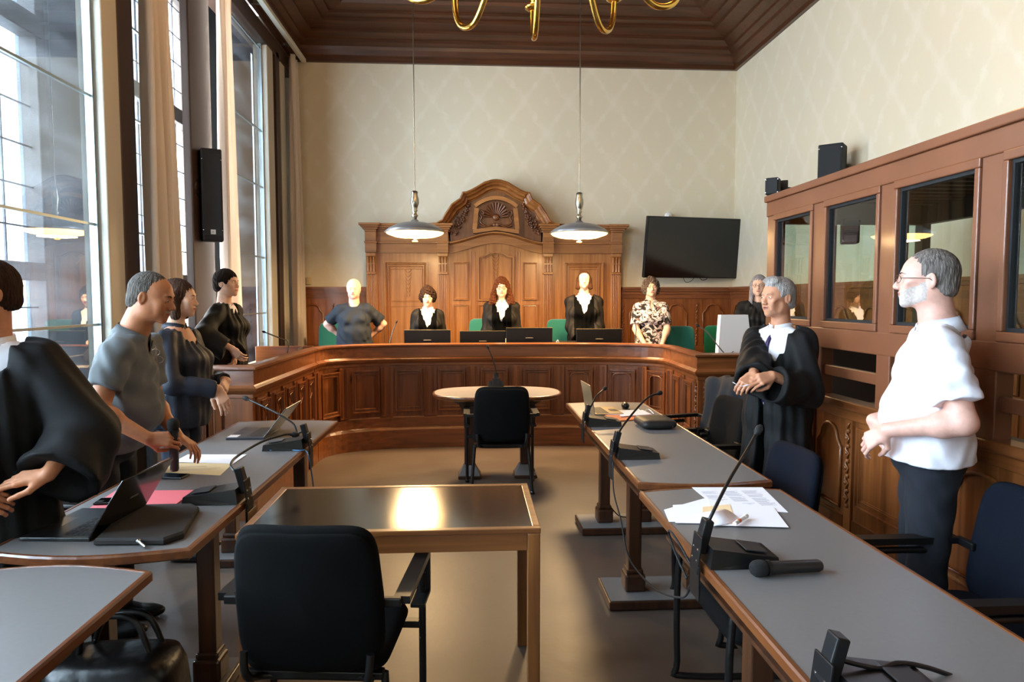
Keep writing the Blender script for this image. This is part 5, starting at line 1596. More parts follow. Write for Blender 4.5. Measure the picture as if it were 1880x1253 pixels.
def hair_field(o):
    k = o.get('hair', 'short'); f = F(); vol = o.get('vol', .012); rec = o.get('recede', 0)
    f.add(ell((0, .018, .036), (.075 + vol, .094 + vol, .090 + vol * o.get('top', 1))))
    if k in ('short', 'combed'):
        f.add(ell((0, .06, -.03), (.060 + vol, .045 + vol, .05)), .03)
        f.cut(ell((0, -.105 + rec * -.0, -.02), (.085, .105 + rec, .085 + rec * .6)), .012)
        for s in (-1, 1): f.cut(ell((s * .092, -.010, -.018), (.03, .035, .042)), .008)
        f.cut(lambda p: p[:, 2] + .062 - .1 * p[:, 1] * 0, .01) if False else None
        f.keep(lambda p: -(p[:, 2] + .066), .01)
        if k == 'combed':
            f.add(ell((.0, -.048, .112), (.058, .040, .020), rotm(.5, .15, 0)), .02)
    elif k == 'curly':
        f.add(ell((0, .03, -.01), (.105 + vol * .6, .085 + vol * .5, .085 + vol * .5)), .04)
        f.cut(ell((0, -.135, -.035), (.060 + o.get('open', 0), .105, .092)), .018)
        f.keep(lambda p: -(p[:, 2] + .095 + o.get('drop', 0)), .02)
    elif k in ('bob', 'long', 'frizz'):
        dr = {'bob': .085, 'long': .17, 'frizz': .16}[k] + o.get('drop', 0); sp = {'bob': .012, 'long': .006, 'frizz': .045}[k]
        for s in (-1, 1):
            f.add(cap((s * .070, .015, .02), (s * (.072 + sp), -.005 - (.03 if k != 'bob' else 0), -dr), .028 + vol * .5, .024 + sp * .6), .03)
        f.add(cap((0, .065, .0), (0, .075, -dr), .060 + vol * .3, .052 + sp * .5), .04)
        f.cut(ell((0, -.125, -.030), (.052 + o.get('open', 0), .098, .086)), .012)
        f.cut(ell((0, -.02, -.17), (.052, .085, .085)), .02)
        f.cut(ell((0, .0, -.045), (.050, .06, .07)), .01)
    a = o.get('rough', .002); q = o.get('freq', 1.0)
    if k in ('curly', 'frizz'):
        f.warp(lambda p: a * 3.2 * (np.sin(p[:, 0] * 150 * q + 3 * np.sin(p[:, 2] * 60)) * np.sin(p[:, 1] * 140 * q + 2 * np.sin(p[:, 0] * 80)) * np.sin(p[:, 2] * 160 * q + 2 * np.sin(p[:, 1] * 70)))
               + a * 1.6 * np.sin(p[:, 0] * 60 + 5 * p[:, 2] * 20) * np.sin(p[:, 2] * 75))
    else:
        def st(p):
            th = np.arctan2(p[:, 0], -(p[:, 1] - .02)); return a * .55 * np.sin(th * 46 + 50 * p[:, 2] + 2 * np.sin(p[:, 2] * 40 + p[:, 0] * 30)) + a * .5 * np.sin(th * 23 - p[:, 2] * 60 + 3 * np.sin(p[:, 1] * 50))
        f.warp(st)
    return f


def hand_ops(wr, d, n, side, curl=.5, thumb=.5, sc=1.0, spread=.0, fcurl=None):
    """wr wrist, d towards the fingers, n out of the palm, side=+1: thumb lies towards d x n. returns (list of shapes)"""
    d = np.array(d, float); d /= np.linalg.norm(d); n = np.array(n, float); n -= d * (n @ d); n /= np.linalg.norm(n)
    w_ = np.cross(d, n) * side; wr = np.array(wr, float); out = []
    P = lambda a, b, c: wr + (d * a + w_ * b + n * c) * sc
    offs = (.029, .0095, -.0095, -.027); kl = (.088, .091, .087, .079)
    for i in range(4):
        out.append((cap(P(.006, offs[i] * .55, 0), P(kl[i], offs[i], -.002), .0135 * sc, .0108 * sc), .012))
    out.append((ell(P(.035, .022, .010), (.016 * sc, .018 * sc, .016 * sc)), .014))
    out.append((ell(P(.04, -.020, .008), (.014 * sc, .014 * sc, .014 * sc)), .014))
    Ls = ((.043, .026, .021), (.047, .030, .023), (.044, .028, .022), (.034, .021, .019))
    for i in range(4):
        c = curl if fcurl is None else fcurl[i]
        a = 0; p = P(kl[i], offs[i], -.002); r = .0088 if i < 3 else .0078
        sp = spread * (1.5 - i) * .16
        for k, L_ in enumerate(Ls[i]):
            a += c * (1.1, 1.35, .9)[k]
            dd = d * math.cos(a) + n * math.sin(a); dd = dd + w_ * sp * math.cos(a)
            q = p + dd * L_ * sc
            out.append((cap(p, q, r * sc, (r - .0009) * sc), .003 if k else .005)); p = q; r -= .0009
    b = P(.018, .022, .006); t1 = d * (.75 - .3 * thumb) + w_ * (.75 - .35 * thumb) + n * (.15 + .8 * thumb); t1 /= np.linalg.norm(t1)
    m1 = b + t1 * .046 * sc; t2 = d * (.95 - .15 * thumb) + w_ * (.30 - .55 * thumb) + n * (.1 + .6 * thumb); t2 /= np.linalg.norm(t2)
    m2 = m1 + t2 * .033 * sc; t3 = t2 + w_ * (-.35 * thumb); t3 /= np.linalg.norm(t3); m3 = m2 + t3 * .025 * sc
    out += [(cap(b, m1, .0145 * sc, .0115 * sc), .010), (cap(m1, m2, .0108 * sc, .0098 * sc), .004), (cap(m2, m3, .0098 * sc, .0082 * sc), .003)]
    return out


def ik(s, t, l1, l2, pole):
    s = np.array(s, float); t = np.array(t, float); v = t - s; D = np.linalg.norm(v)
    if D > (l1 + l2) * .998: t = s + v / D * (l1 + l2) * .998; D = (l1 + l2) * .998
    v = (t - s) / np.linalg.norm(t - s); a = (l1 * l1 - l2 * l2 + D * D) / (2 * D); h = math.sqrt(max(0, l1 * l1 - a * a))
    p = np.array(pole, float); p = p - v * (p @ v); p /= np.linalg.norm(p)
    return s + v * a + p * h, t


def person(label, x, y, z0, rz, H, head, torso, arms, outfit, group=None, vox=.011, hvox=.0035, lean=0.0, hand_h=.0045, feet=True):
    s = H / 1.75
    root = thing('person', label, 'person', (x, y, z0), rz, group)
    T = Matrix.Translation((x, y, z0)) @ Matrix.Rotation(rz, 4, 'Z'); Ti = T.inverted()
    def L(p): q = Ti @ Vector(p); return V3(*q)
    def Ld(v): q = Ti.to_3x3() @ Vector(v); return V3(*q)
    wd = torso.get('w', 1.0); belly = torso.get('belly', 0.0); bust = torso.get('bust', 0.0); dp = torso.get('d', 1.0)
    Z = lambda z: z * s
    ly = lambda z: -lean * max(0, z * s - .92 * s)          # forward shift with height
    sh_w = .168 * s * torso.get('sh', 1.0); sz = Z(1.388) - torso.get('drop', 0)
    C = lambda xx, yy, z: (xx * s, yy * s + ly(z), z * s)

    # ---- head placement
    hs = head.get('size', 1.0) * (.955 * (.6 + .4 * s))
    hc = V3(head.get('dx', 0), ly(1.6) + .0 + head.get('fwd', -.015), Z(1.75) - .122 * hs - head.get('down', 0))
    HR = rotm(head.get('nod', 0), head.get('roll', 0), head.get('turn', 0))    # nod>0 looks down
    def toh(p): return ((p - hc) @ HR) / hs
    hf = head_field(hs, head)
    nb = V3(0, ly(1.43) + .02 * s, Z(1.43)); nt = hc + HR @ V3(0, .025, -.05) * hs
    nr = head.get('neck', .056) * s
    def torso_f(off=0.0, k=.05):
        f = F()
        f.add(ell(C(0, .0, 1.27), ((.165 * wd) * s + off, .112 * s * dp + off, .17 * s)))
        f.add(ell(C(0, -.005 - belly * .35, 1.10), ((.148 * wd + belly * .35) * s + off, (.105 * dp + belly * .75) * s + off, .16 * s)), k)
        f.add(ell(C(0, .0 - belly * .1, .95), ((.165 * wd + belly * .15) * s + off, (.118 * dp + belly * .3) * s + off, .14 * s)), k)
        if bust:
            for q in (-1, 1): f.add(ell(C(q * .075, -.085, 1.255), ((.075 + bust * .3) * s + off, (.05 + bust) * s + off, .075 * s)), .05)
        f.add(cap(C(0, .01, 1.422), (sh_w - .02, ly(1.4), sz - .006), .062 * s + off, .049 * s + off), .04)
        f.add(cap(C(0, .01, 1.422), (-sh_w + .02, ly(1.4), sz - .006), .062 * s + off, .049 * s + off), .04)
        f.add(cap(C(0, .02, 1.40), tuple(nb + (nt - nb) * .10), .085 * s + off, nr * 1.0 + off), .03)
        return f
    # HP
    def headneck(p):
        d = hf(toh(p)) * hs
        return smin(d, cap(nt, nb, nr * .97, nr * 1.12)(p), .025)
    ext = .16 * hs
    lo = np.minimum(hc - ext, nb - .08); hi = np.maximum(hc + ext, nb + .08); lo[2] = nb[2] - .01
    fields = [(headneck, lo, hi)]
    core = F().add(cap(C(0, .0, 1.12), C(0, .01, 1.36), .085 * s, .085 * s)).add(cap(C(0, .01, 1.36), nb, .07 * s, nr * 1.05), .03)
    SK = skin(head['skin'][0], head['skin'][1])
    LIP = mat(head['skin'][0] + '_lips', head.get('lips', '#a9604e'), rough=.42, sss=.05)
    BRD = mat('stubble_' + head['beard'].strip('#'), head['beard'], rough=.8, noise=.2, nscale=120) if head.get('beard') else SK
    # ---- arms
    UL, FL = .285 * s, .255 * s
    arm_data = {}
    for side, a in arms.items():
        sg = 1 if side == 'L' else -1            # person faces -y, left side is +x
        S_ = V3(sg * sh_w, ly(1.41), sz)
        W_ = L(a['wrist']) if 'wrist' in a else V3(*a['lw'])
        pole = a.get('pole', (sg * .6, .6, -.3))
        E_, W_ = ik(S_, W_, UL, FL, pole)
        hd = Ld(a['dir']) if 'dir' in a else V3(*a['ldir']); hn = Ld(a['palm']) if 'palm' in a else V3(*a['lpalm'])
        arm_data[side] = (S_, E_, W_, hd, hn, a, sg)
        if a.get('hide'): continue
        f = F(); ar = torso.get('arm', 1.0)
        thick = 1.0 * ar * s
        core.add(cap(C(0, .01, 1.37), S_, .05 * s, .045 * s), .03)
        f.add(cap(E_, W_, .040 * thick, .0255 * thick)); 
        mid = E_ + (W_ - E_) * .25
        f.add(ell(mid, (.043 * thick,) * 3), .03)
        pts = [E_, W_]
        if outfit.get('sleeve', 'long') == 'short':
            f.add(cap(S_, E_, .048 * thick, .0415 * thick), .02); pts.append(S_)
        else:
            f.add(cap(S_, E_, .040 * thick, .036 * thick), .02); pts = [S_, E_, W_]
        for g, k in hand_ops(W_, hd, hn, a.get('side', -sg if False else 1) * 1, a.get('curl', .4), a.get('thumb', .4), a.get('sc', s * .98), a.get('spread', .2), a.get('fcurl')): f.add(g, k)
        pts.append(W_ + hd / np.linalg.norm(hd) * .12)
        P = np.array(pts); lo = P.min(0) - .085; hi = P.max(0) + .085
        fields.append((f, lo, hi))
    def total(p):
        d = core(p)
        for g, a_, b_ in fields:
            m_ = ((p > a_) & (p < b_)).all(1)
            if m_.any(): d[m_] = smin(d[m_], g(p[m_]), .012)
        return d
    A0 = np.min([a_ for _, a_, _ in fields], 0); B0 = np.max([b_ for _, _, b_ in fields], 0)
    A0 = np.minimum(A0, V3(-.25, -.12 + min(0, ly(1.4)), Z(1.0))); B0 = np.maximum(B0, V3(.25, .14, Z(1.4)))
    pcs = [nets(total, A0, B0, min(hvox, hand_h) if feet != 'x' else hvox)]
    hb = head.get('beard_shape', 0)
    def pick(c):
        q = toh(c); r = np.zeros(len(c), int)
        inh = (np.abs(q) < .16).all(1)
        lipm = inh & (np.abs(q[:, 0]) < .0215) & (np.abs(q[:, 2] + .055) < .0095 - .18 * np.abs(q[:, 0])) & (q[:, 1] < -.086)
        if hb:
            bm = inh & (q[:, 1] < -.002) & (q[:, 2] < .50 * q[:, 1] + .003 * np.sin(q[:, 0] * 400)) & (q[:, 2] > -.114 + .5 * (q[:, 1] + .08)) & ~((np.abs(q[:, 0]) < .03) & (q[:, 2] > -.041))
            if hb == 2: bm = inh & (np.abs(q[:, 0]) < .028) & (q[:, 2] < -.038) & (q[:, 2] > -.049) & (q[:, 1] < -.08)
            r[bm] = 2
        r[lipm] = 1
        return r
    body = mesh_from('body', pcs, [SK, LIP, BRD], root, pick)
    # ---- eyes, brows
    if head.get('eyes', 1) > 0:
        for q in (-1, 1):
            ec = hc + HR @ V3(q * .031, -.0800, .0088) * hs
            look = HR @ V3(head.get('gx', 0), -1, head.get('gz', -.05)); look /= np.linalg.norm(look)
            m = MB(); m.ball(tuple(ec), .0128 * hs, 14); m.mi = 1
            m.ball(tuple(ec + look * .0066 * hs), .0070 * hs, 12)
            m.build('eye', [EYEW, EYEI], root, True)
    bc = mat('brow_' + head.get('brow', '#3a2a20').strip('#'), head.get('brow', '#3a2a20'), rough=.85)
    for q in (-1, 1):
        pt = [hc + HR @ V3(q * a_, b_, c_) * hs for a_, b_, c_ in ((.013, -.0955, .0265), (.024, -.0955, .0310), (.036, -.0900, .0315), (.047, -.0775, .0260))]
        t_ = head.get('browt', .0034)
        MB().tube(smooth_path([tuple(p) for p in pt], 3), [t_ * hs * v_ for v_ in (.7, .9, 1, 1, 1, 1, .9, .8, .6, .4)], 6, flat=.6).build('eyebrow', bc, root)
    # ---- hair
    if head.get('hair'):
        hfld = hair_field(head); HM = mat('hair_' + head['hcol'].strip('#'), head['hcol'], rough=head.get('hrough', .8), spec=.15, noise=.35, nscale=110, stretch=(1, 1, .2), bump=.9, bscale=240, color2=head.get('hcol2'))
        g = lambda p: hfld(toh(p)) * hs
        e = (.16 if head['hair'] in ('short', 'combed') else .30) * hs
        lo = hc - V3(.17, .16, e) * 1.0; hi = hc + V3(.17, .19, .17)
        v, q = nets(g, lo, hi, min(hvox * 1.05, .004))
        if head['hair'] == 'short' and head.get('bald'):
            pass
        mesh_from('hair', [(v, q)], HM, root)
    if head.get('glasses'):
        gm = MB(); gc = mat('glasses_frame_' + head['glasses'].strip('#'), head['glasses'], rough=.3, metal=.4)
        Hh = lambda a_, b_, c_: tuple(hc + HR @ V3(a_, b_, c_) * hs)
        for q in (-1, 1):
            rim = [Hh(q * .032 + .0225 * math.cos(t_), -.107 + .012 * abs(math.cos(t_)) * (1 if q * math.cos(t_) > 0 else 0), .006 + .0165 * math.sin(t_)) for t_ in [2 * PI * k / 18 for k in range(18)]]
            gm.tube(rim, .0013 * head.get('gl_t', 1), 6, closed=True)
            gm.tube([Hh(q * .055, -.098, .010), Hh(q * .075, -.05, .010), Hh(q * .083, .0, .009), Hh(q * .083, .012, .0)], .0013 * head.get('gl_t', 1), 6)
        gm.tube([Hh(-.010, -.108, .008), Hh(0, -.112, .011), Hh(.010, -.108, .008)], .0013, 6)
        go = gm.build('glasses', gc, root)
        for q in (-1, 1):
            lm = MB(); rim = [Hh(q * .032 + .0218 * math.cos(2 * PI * k / 18), -.1065, .006 + .016 * math.sin(2 * PI * k / 18)) for k in range(18)]
            lm.add(rim, [tuple(range(18))]); lm.build('lens', LENS, go)
    # ---- clothing
    ua = (nt - nb) / np.linalg.norm(nt - nb); fa_ = V3(0, -1, 0) - ua * (V3(0, -1, 0) @ ua); fa_ /= np.linalg.norm(fa_); sa_ = np.cross(fa_, ua)
    def collar_pts(n_, gap, rings, fan, dropf):
        v = []; fq = []; m_ = len(rings)
        for i in range(n_ + 1):
            a_ = gap + (2 * PI - 2 * gap) * i / n_; fr = max(0, math.cos(a_)) ** 3
            for j_, (r_, zz) in enumerate(rings):
                rr = nr * (r_ + (fan * fr if j_ >= 3 else 0)) + .002
                q_ = nb + ua * (zz + .012 - fr * (.012 + (dropf if j_ >= 3 else 0))) + (fa_ * math.cos(a_) * 1.0 + sa_ * math.sin(a_) * 1.03) * rr
                v.append(tuple(q_))
        for i in range(n_):
            for k in range(m_ - 1): q = i * m_ + k; fq.append((q, q + m_, q + m_ + 1, q + 1))
        return v, fq
    def front(ff, z, x=0.0):
        ys = np.linspace(-.45, .05, 120); d_ = ff(np.stack([np.full(120, x), ys, np.full(120, z)], 1)); i_ = np.argmax(d_ < 0); return ys[i_]
    folds = lambda p, a=.006: a * np.sin(p[:, 0] * 38 + 5 * np.sin(p[:, 2] * 7)) * np.sin(p[:, 2] * 21 + 4 * np.sin(p[:, 0] * 9 + p[:, 1] * 14)) + a * .6 * np.sin(p[:, 2] * 46 + p[:, 0] * 30 + 3 * np.sin(p[:, 1] * 25))
    neckcut = cap(nt, nb + V3(0, 0, -.02), nr * 1.10 + .002, nr * 1.36 + .003)
    bb = lambda zl, zh, xx, yb=.30, yf=.36: (V3(-xx, -yf + min(0, ly(1.5)), zl), V3(xx, yb, zh))
    kind = outfit['kind']
    OM = outfit['mat']
    if kind in ('polo', 'tee'):
        hem = Z(outfit.get('hem', .90)); f = torso_f(.012)
        if belly: pass
        f.add(ecap(C(0, 0, 1.0), (0, ly(.8), hem - .03), (.155 * wd + belly * .25) * s, (.170 * wd + belly * .1) * s, .74), .05)
        for side, (S_, E_, W_, hd, hn, a, sg) in arm_data.items():
            sl = outfit.get('sl', .62); end = S_ + (E_ - S_) * sl; ax_ = (E_ - S_) / np.linalg.norm(E_ - S_)
            r0, r1 = .060 * s * torso.get('arm', 1), outfit.get('cuff', .070) * s
            g = F(); g.add(cap(S_, end + ax_ * .05, r0, r1)); g.keep((lambda e_, a_: (lambda p: (p - e_) @ a_))(end, ax_), .004)
            f.add(g, .03)
        f.warp(lambda p: folds(p, outfit.get('fold', .004)))
        f.keep(lambda p: hem - p[:, 2] + .01 * np.sin(p[:, 0] * 14), .006)
        f.cut(neckcut, .010)
        if kind == 'tee': f.cut(ell(C(0, -.06, 1.475), (.075 * s, .085 * s, .055 * s)), .006)
        else: f.cut(lambda p: np.maximum.reduce([np.abs(p[:, 0]) - np.clip((p[:, 2] - Z(1.34)) * .30, 0, 1), p[:, 1] - (ly(1.4) - .02), -(p[:, 2] - Z(1.34))]), .004)
        lo, hi = bb(hem - .03, Z(1.52), .45 * wd); 
        pts = np.array([arm_data[q][0] for q in arm_data] + [arm_data[q][1] for q in arm_data]); lo = np.minimum(lo, pts.min(0) - .1); hi = np.maximum(hi, pts.max(0) + .1); lo[2] = hem - .03
        sh = mesh_from('shirt', [nets(f, lo, hi, vox * .7)], OM, root)
        if kind == 'polo':
            v, fq = collar_pts(26, .20, ((1.10, -.004), (1.12, .040), (1.17, .047), (1.36, .008), (1.46, -.012)), .30, .040)
            o_ = MB().add(v, fq, True).build('collar', OM, sh); md = o_.modifiers.new('t', 'SOLIDIFY'); md.thickness = .004
            # placket with buttons
            pk = MB()
            for kx in range(3):
                zz = Z(1.345) - kx * .0 - kx * .045
                pk.ball((0.0, ly(1.3) - (.118 * dp + .0) * s - belly * .1 - .014 - bust, zz), (.006, .003, .006), 8)
            pk.build('button', mat('shirt_button', '#b8b4b0', rough=.4), sh) if outfit.get('buttons') else None
        for side, (S_, E_, W_, hd, hn, a, sg) in arm_data.items():
            sl = outfit.get('sl', .62); ax_ = (E_ - S_) / np.linalg.norm(E_ - S_); e0 = S_ + (E_ - S_) * sl
    if kind in ('robe', 'jacket', 'robe_open'):
        # shirt under the robe, showing in the neckline
        f = torso_f(.004); f.cut(neckcut, .004); f.keep(lambda p: Z(1.0) - p[:, 2], .01)
        if outfit.get('under'):
            us = mesh_from('shirt', [nets(f, *bb(Z(.98), Z(1.53), .30), vox * .8)], outfit['under'], root)
            if outfit.get('collar', 1):
                v, fq = collar_pts(24, .10, ((1.08, -.004), (1.10, .044), (1.15, .048), (1.30, .010)), .25, .034)
                o_ = MB().add(v, fq, True).build('collar', outfit.get('cmat', outfit['under']), us); md = o_.modifiers.new('t', 'SOLIDIFY'); md.thickness = .003
        if outfit.get('tie'):
            tf = torso_f(.004)
            tp = [tuple(nb + ua * .02 + fa_ * (nr * 1.1 + .012))] + [(0, front(tf, Z(zz)) - .010, Z(zz)) for zz in (1.37, 1.27, 1.18, 1.08, 1.02)]
            v = []; fq = []; wdt = (.019, .013, .022, .028, .032, .034)
            for p_, w1 in zip(tp, wdt): v += [(p_[0] - w1, p_[1], p_[2]), (p_[0], p_[1] - .007, p_[2]), (p_[0] + w1, p_[1], p_[2])]
            for i in range(5): q = i * 3; fq += [(q, q + 1, q + 4, q + 3), (q + 1, q + 2, q + 5, q + 4)]
            o_ = MB().add(v, fq, True).build('necktie', outfit['tie'], root); md = o_.modifiers.new('t', 'SOLIDIFY'); md.thickness = .005
        off = .024 if kind != 'jacket' else .014
        f = torso_f(off); hem = Z(outfit.get('hem', .12)); fl = outfit.get('flare', .24)
        f.add(ecap(C(0, 0, 1.15), (0, ly(.7), hem - .1), (.155 * wd + belly * .2) * s + off, fl * s, outfit.get('flat', .78)), .06)
        vz = Z(outfit.get('v', 1.24)); sl_ = outfit.get('vs', .30)
        yy = ly(1.4)
        if outfit.get('vneck', 1): f.cut(lambda p: np.maximum.reduce([(np.abs(p[:, 0]) - np.clip((p[:, 2] - vz) * sl_, 0, 1)) * .9, p[:, 1] - (yy + .01), vz - p[:, 2]]), .006)
        allp = []
        for side, (S_, E_, W_, hd, hn, a, sg) in arm_data.items():
            sl = outfit.get('slr', (.068, .088, .098)); ax_ = (W_ - E_) / np.linalg.norm(W_ - E_)
            g = F(); end = E_ + (W_ - E_) * outfit.get('slen', .86)
            droop = V3(0, 0, -outfit.get('droop', .035))
            g.add(cap(S_ + V3(0, 0, -.0), E_ + droop * .5, sl[0] * s, sl[1] * s)); g.add(cap(E_ + droop * .5, end + droop + ax_ * .06, sl[1] * s, sl[2] * s), .03)
            g.keep((lambda e_, a_: (lambda p: (p - e_) @ a_))(end, ax_), .004)
            g.cut(cap(end - ax_ * .0 + droop, end + ax_ * .2 + droop, sl[2] * s * .70, sl[2] * s * .80), .010)
            f.add(g, .025); allp += [S_, E_, W_]
        fa = outfit.get('fold', .010)
        def rf(p):
            th = np.arctan2(p[:, 0], -p[:, 1] + .0001); dn = np.clip((Z(1.35) - p[:, 2]) / Z(1.0), 0, 1)
            return fa * (.25 + dn) * np.sin(th * 9 + 2.2 * np.sin(p[:, 2] * 5)) * .9 + fa * .45 * np.sin(th * 19 + 3 * p[:, 2]) + fa * .35 * np.sin(p[:, 2] * 30 + p[:, 0] * 28 + 3 * np.sin(p[:, 1] * 18))
        f.warp(rf)
        f.keep(lambda p: hem - p[:, 2], .01)
        f.cut(cap(nt, nb + V3(0, 0, -.04), nr * 1.4 + .01, nr * 1.85 + .016), .014)
        if outfit.get('open'):     # gown hanging open down the front
            f.cut(lambda p: np.maximum.reduce([np.abs(p[:, 0] - .01) - .012 - np.clip(1.2 - p[:, 2], 0, 1) * .02, p[:, 1] - (ly(1) - .02), p[:, 2] - vz - .02]), .01)
        A_ = np.array(allp); lo, hi = bb(hem - .02, Z(1.52), .36 + .06 * wd, .34, .36)
        lo = np.minimum(lo, A_.min(0) - .15); hi = np.maximum(hi, A_.max(0) + .15); lo[2] = max(lo[2], hem - .02)
        mats_ = [OM] + ([outfit['front']] if outfit.get('front') else [])
        def rp(c):
            r = np.zeros(len(c), int)
            if outfit.get('front'):
                wv = .085 + .35 * np.clip(Z(1.42) - c[:, 2], 0, .12) * .6
                r[(np.abs(c[:, 0]) < .118 * s) & (c[:, 1] < .03) & (c[:, 2] > Z(.75))] = 1
                r[(c[:, 1] < .12) & (np.abs(c[:, 0]) < .118 * s) & (c[:, 2] > Z(1.40))] = 1
            return r
        mesh_from('robe' if kind != 'jacket' else 'jacket', [nets(f, lo, hi, vox)], mats_, root, rp)
    # ---- legs
    if outfit.get('legs'):
        f = F(); st = outfit.get('stance', .10)
        hipz = Z(.93)
        f.add(ell(C(0, .0 - belly * .05, .945), ((.158 * wd + belly * .1) * s, (.115 * dp + belly * .2) * s, .12 * s)))
        for q in (-1, 1):
            f.add(cap((q * .085 * s, 0, Z(.88)), (q * st * s, -.01, Z(.48)), .088 * s * outfit.get('leg', 1), .064 * s * outfit.get('leg', 1)), .03)
            f.add(cap((q * st * s, -.01, Z(.48)), (q * st * s, .02, Z(.07)), .064 * s * outfit.get('leg', 1), .056 * s), .02)
        f.warp(lambda p: folds(p, .004)); f.keep(lambda p: .045 - p[:, 2], .01)
        f.keep(lambda p: p[:, 2] - Z(outfit.get('waist', 1.0)), .01)
        mesh_from('trousers', [nets(f, V3(-.27 * wd - belly, -.25 - belly, .03), V3(.27 * wd + belly, .24, Z(1.06)), vox)], outfit['legs'], root)
    if feet:
        for q in (-1, 1):
            f = F(); cx_ = q * outfit.get('stance', .10) * s
            f.add(ell((cx_, .0, .045), (.042, .07, .045))); f.add(ell((cx_, -.10, .035), (.045, .10, .035)), .04); f.keep(lambda p: .003 - p[:, 2], .004)
            mesh_from('shoe', [nets(f, V3(cx_ - .07, -.23, -.01), V3(cx_ + .07, .1, .11), .009)], mat('black_leather_shoe', '#0c0a09', rough=.35), root)
    root['_s'] = s
    return dict(root=root, T=T, hc=hc, HR=HR, hs=hs, arms=arm_data, s=s)
# ================================================================ THE CAST
ROBE = mat('robe_black', '#070708', rough=.72, spec=.28, bump=.3, bscale=14)
ROBE_S = mat('robe_satin_brownish', '#130f0c', rough=.72, spec=.22, bump=.3, bscale=16)
VELV = mat('robe_velvet', '#020202', rough=.95, spec=.08)
WSH = mat('white_shirt_cloth', '#e6e4ea', rough=.8)
WPOLO = mat('white_polo_cotton', '#e2dfe8', rough=.85, bump=.35, bscale=13)
GPOLO = mat('grey_polo_cotton', '#5c5f60', rough=.88, bump=.35, bscale=13)
NAVY = mat('navy_trousers', '#0d111b', rough=.9)
NAVYS = mat('navy_blouse', '#1b1f2a', rough=.6, spec=.35, bump=.35, bscale=15)
JEANS = mat('dark_jeans', '#10131a', rough=.9)
DTEE = mat('dark_blue_tee', '#161d28', rough=.85, bump=.3, bscale=12)
def pattern_mat():
    m = bpy.data.materials.new('black_white_pattern'); m.use_nodes = True; N = m.node_tree.nodes; L = m.node_tree.links; b = N['Principled BSDF']
    tc = N.new('ShaderNodeTexCoord'); n = N.new('ShaderNodeTexNoise'); n.inputs['Scale'].default_value = 17; n.inputs['Detail'].default_value = 1.2; n.inputs['Distortion'].default_value = 1.4
    L.new(tc.outputs['Object'], n.inputs['Vector']); r = N.new('ShaderNodeValToRGB'); r.color_ramp.interpolation = 'CONSTANT'
    e = r.color_ramp.elements; e[0].color = srgb('#0e0c0d'); e[1].position = .5; e[1].color = srgb('#e8ddd6')
    for ps, cc in ((.56, '#0e0c0d'), (.60, '#e8ddd6'), (.44, '#b98f88'), (.46, '#0e0c0d')):
        x_ = e.new(ps); x_.color = srgb(cc)
    L.new(n.outputs['Fac'], r.inputs[0]); L.new(r.outputs[0], b.inputs['Base Color']); b.inputs['Roughness'].default_value = .8
    return m
PAT = pattern_mat()
SK_PALE = ('skin_pale', '#d9a98c'); SK_FAIR = ('skin_fair', '#e0b49a'); SK_PINK = ('skin_pink', '#d8a695'); SK_TAN = ('skin_tan', '#b0714c'); SK_OLD = ('skin_weathered', '#c98c6b')

# --- the three judges and the two others behind the bench
low = dict(curl=.4, thumb=.4, hide=True)
def judge_arms(x, y, s=1.0, dx=.10):
    return {'L': dict(lw=(dx, -.22, 1.02 * s), ldir=(-.6, -.5, -.4), lpalm=(0, -.2, -1), pole=(.3, 1, -.2)),
            'R': dict(lw=(-dx, -.22, 1.02 * s), ldir=(.6, -.5, -.4), lpalm=(0, -.2, -1), pole=(-.3, 1, -.2), side=-1)}
JO = dict(kind='robe', mat=ROBE_S, front=VELV, under=WSH, v=1.20, vs=.33, hem=.15, flare=.20, slr=(.060, .078, .090))
person('person in black robe with dark curls, behind the leftmost black monitor', -.511, 8.12, DZ, .02, 1.56,
       dict(skin=SK_FAIR, hair='curly', vol=.022, hcol='#1c120d', hcol2='#3a2418', rough=.0032, freq=.8, nod=.22, eyes=.35, brow='#1c120d', lips='#b8655a', size=.98),
       dict(w=.95, bust=.01, sh=.92), judge_arms(0, 0, .93), JO, 'judges standing behind the bench', hvox=.0042, vox=.0088)
person('person in black robe with long wavy red-brown hair, middle of the three judges', .362, 8.1, DZ, -.04, 1.67,
       dict(skin=SK_FAIR, hair='frizz', vol=.019, hcol='#3d1f10', hcol2='#5e3116', rough=.0024, freq=.8, nod=.08, brow='#4a2c1a', glasses='#2a1a14', gl_t=1.3, lips='#b05f50', open=.012, drop=.02),
       dict(w=1.0, bust=.02, sh=.98), judge_arms(0, 0, .97), JO, 'judges standing behind the bench', hvox=.0042, vox=.0088)
person('tall person in black robe with brown bob and light glasses, right of the three judges', 1.345, 8.1, DZ, -.12, 1.755,
       dict(skin=SK_FAIR, hair='bob', vol=.008, hcol='#4a2c18', hcol2='#2b1a10', rough=.002, nod=-.03, brow='#5a3a24', glasses='#a8845a', gl_t=.8, lips='#b86a5a', size=.93, drop=.01),
       dict(w=.95, bust=.01, sh=.98), {'L': dict(lw=(.07, -.24, .98), ldir=(-.5, -.3, -.9), lpalm=(-.2, .9, -.3), pole=(.4, .9, .1)), 'R': dict(lw=(-.05, -.25, .96), ldir=(.5, -.3, -.9), lpalm=(.2, .9, -.3), pole=(-.4, .9, .1), side=-1)},
       dict(JO, v=1.22), 'judges standing behind the bench', hvox=.0042, vox=.0088)
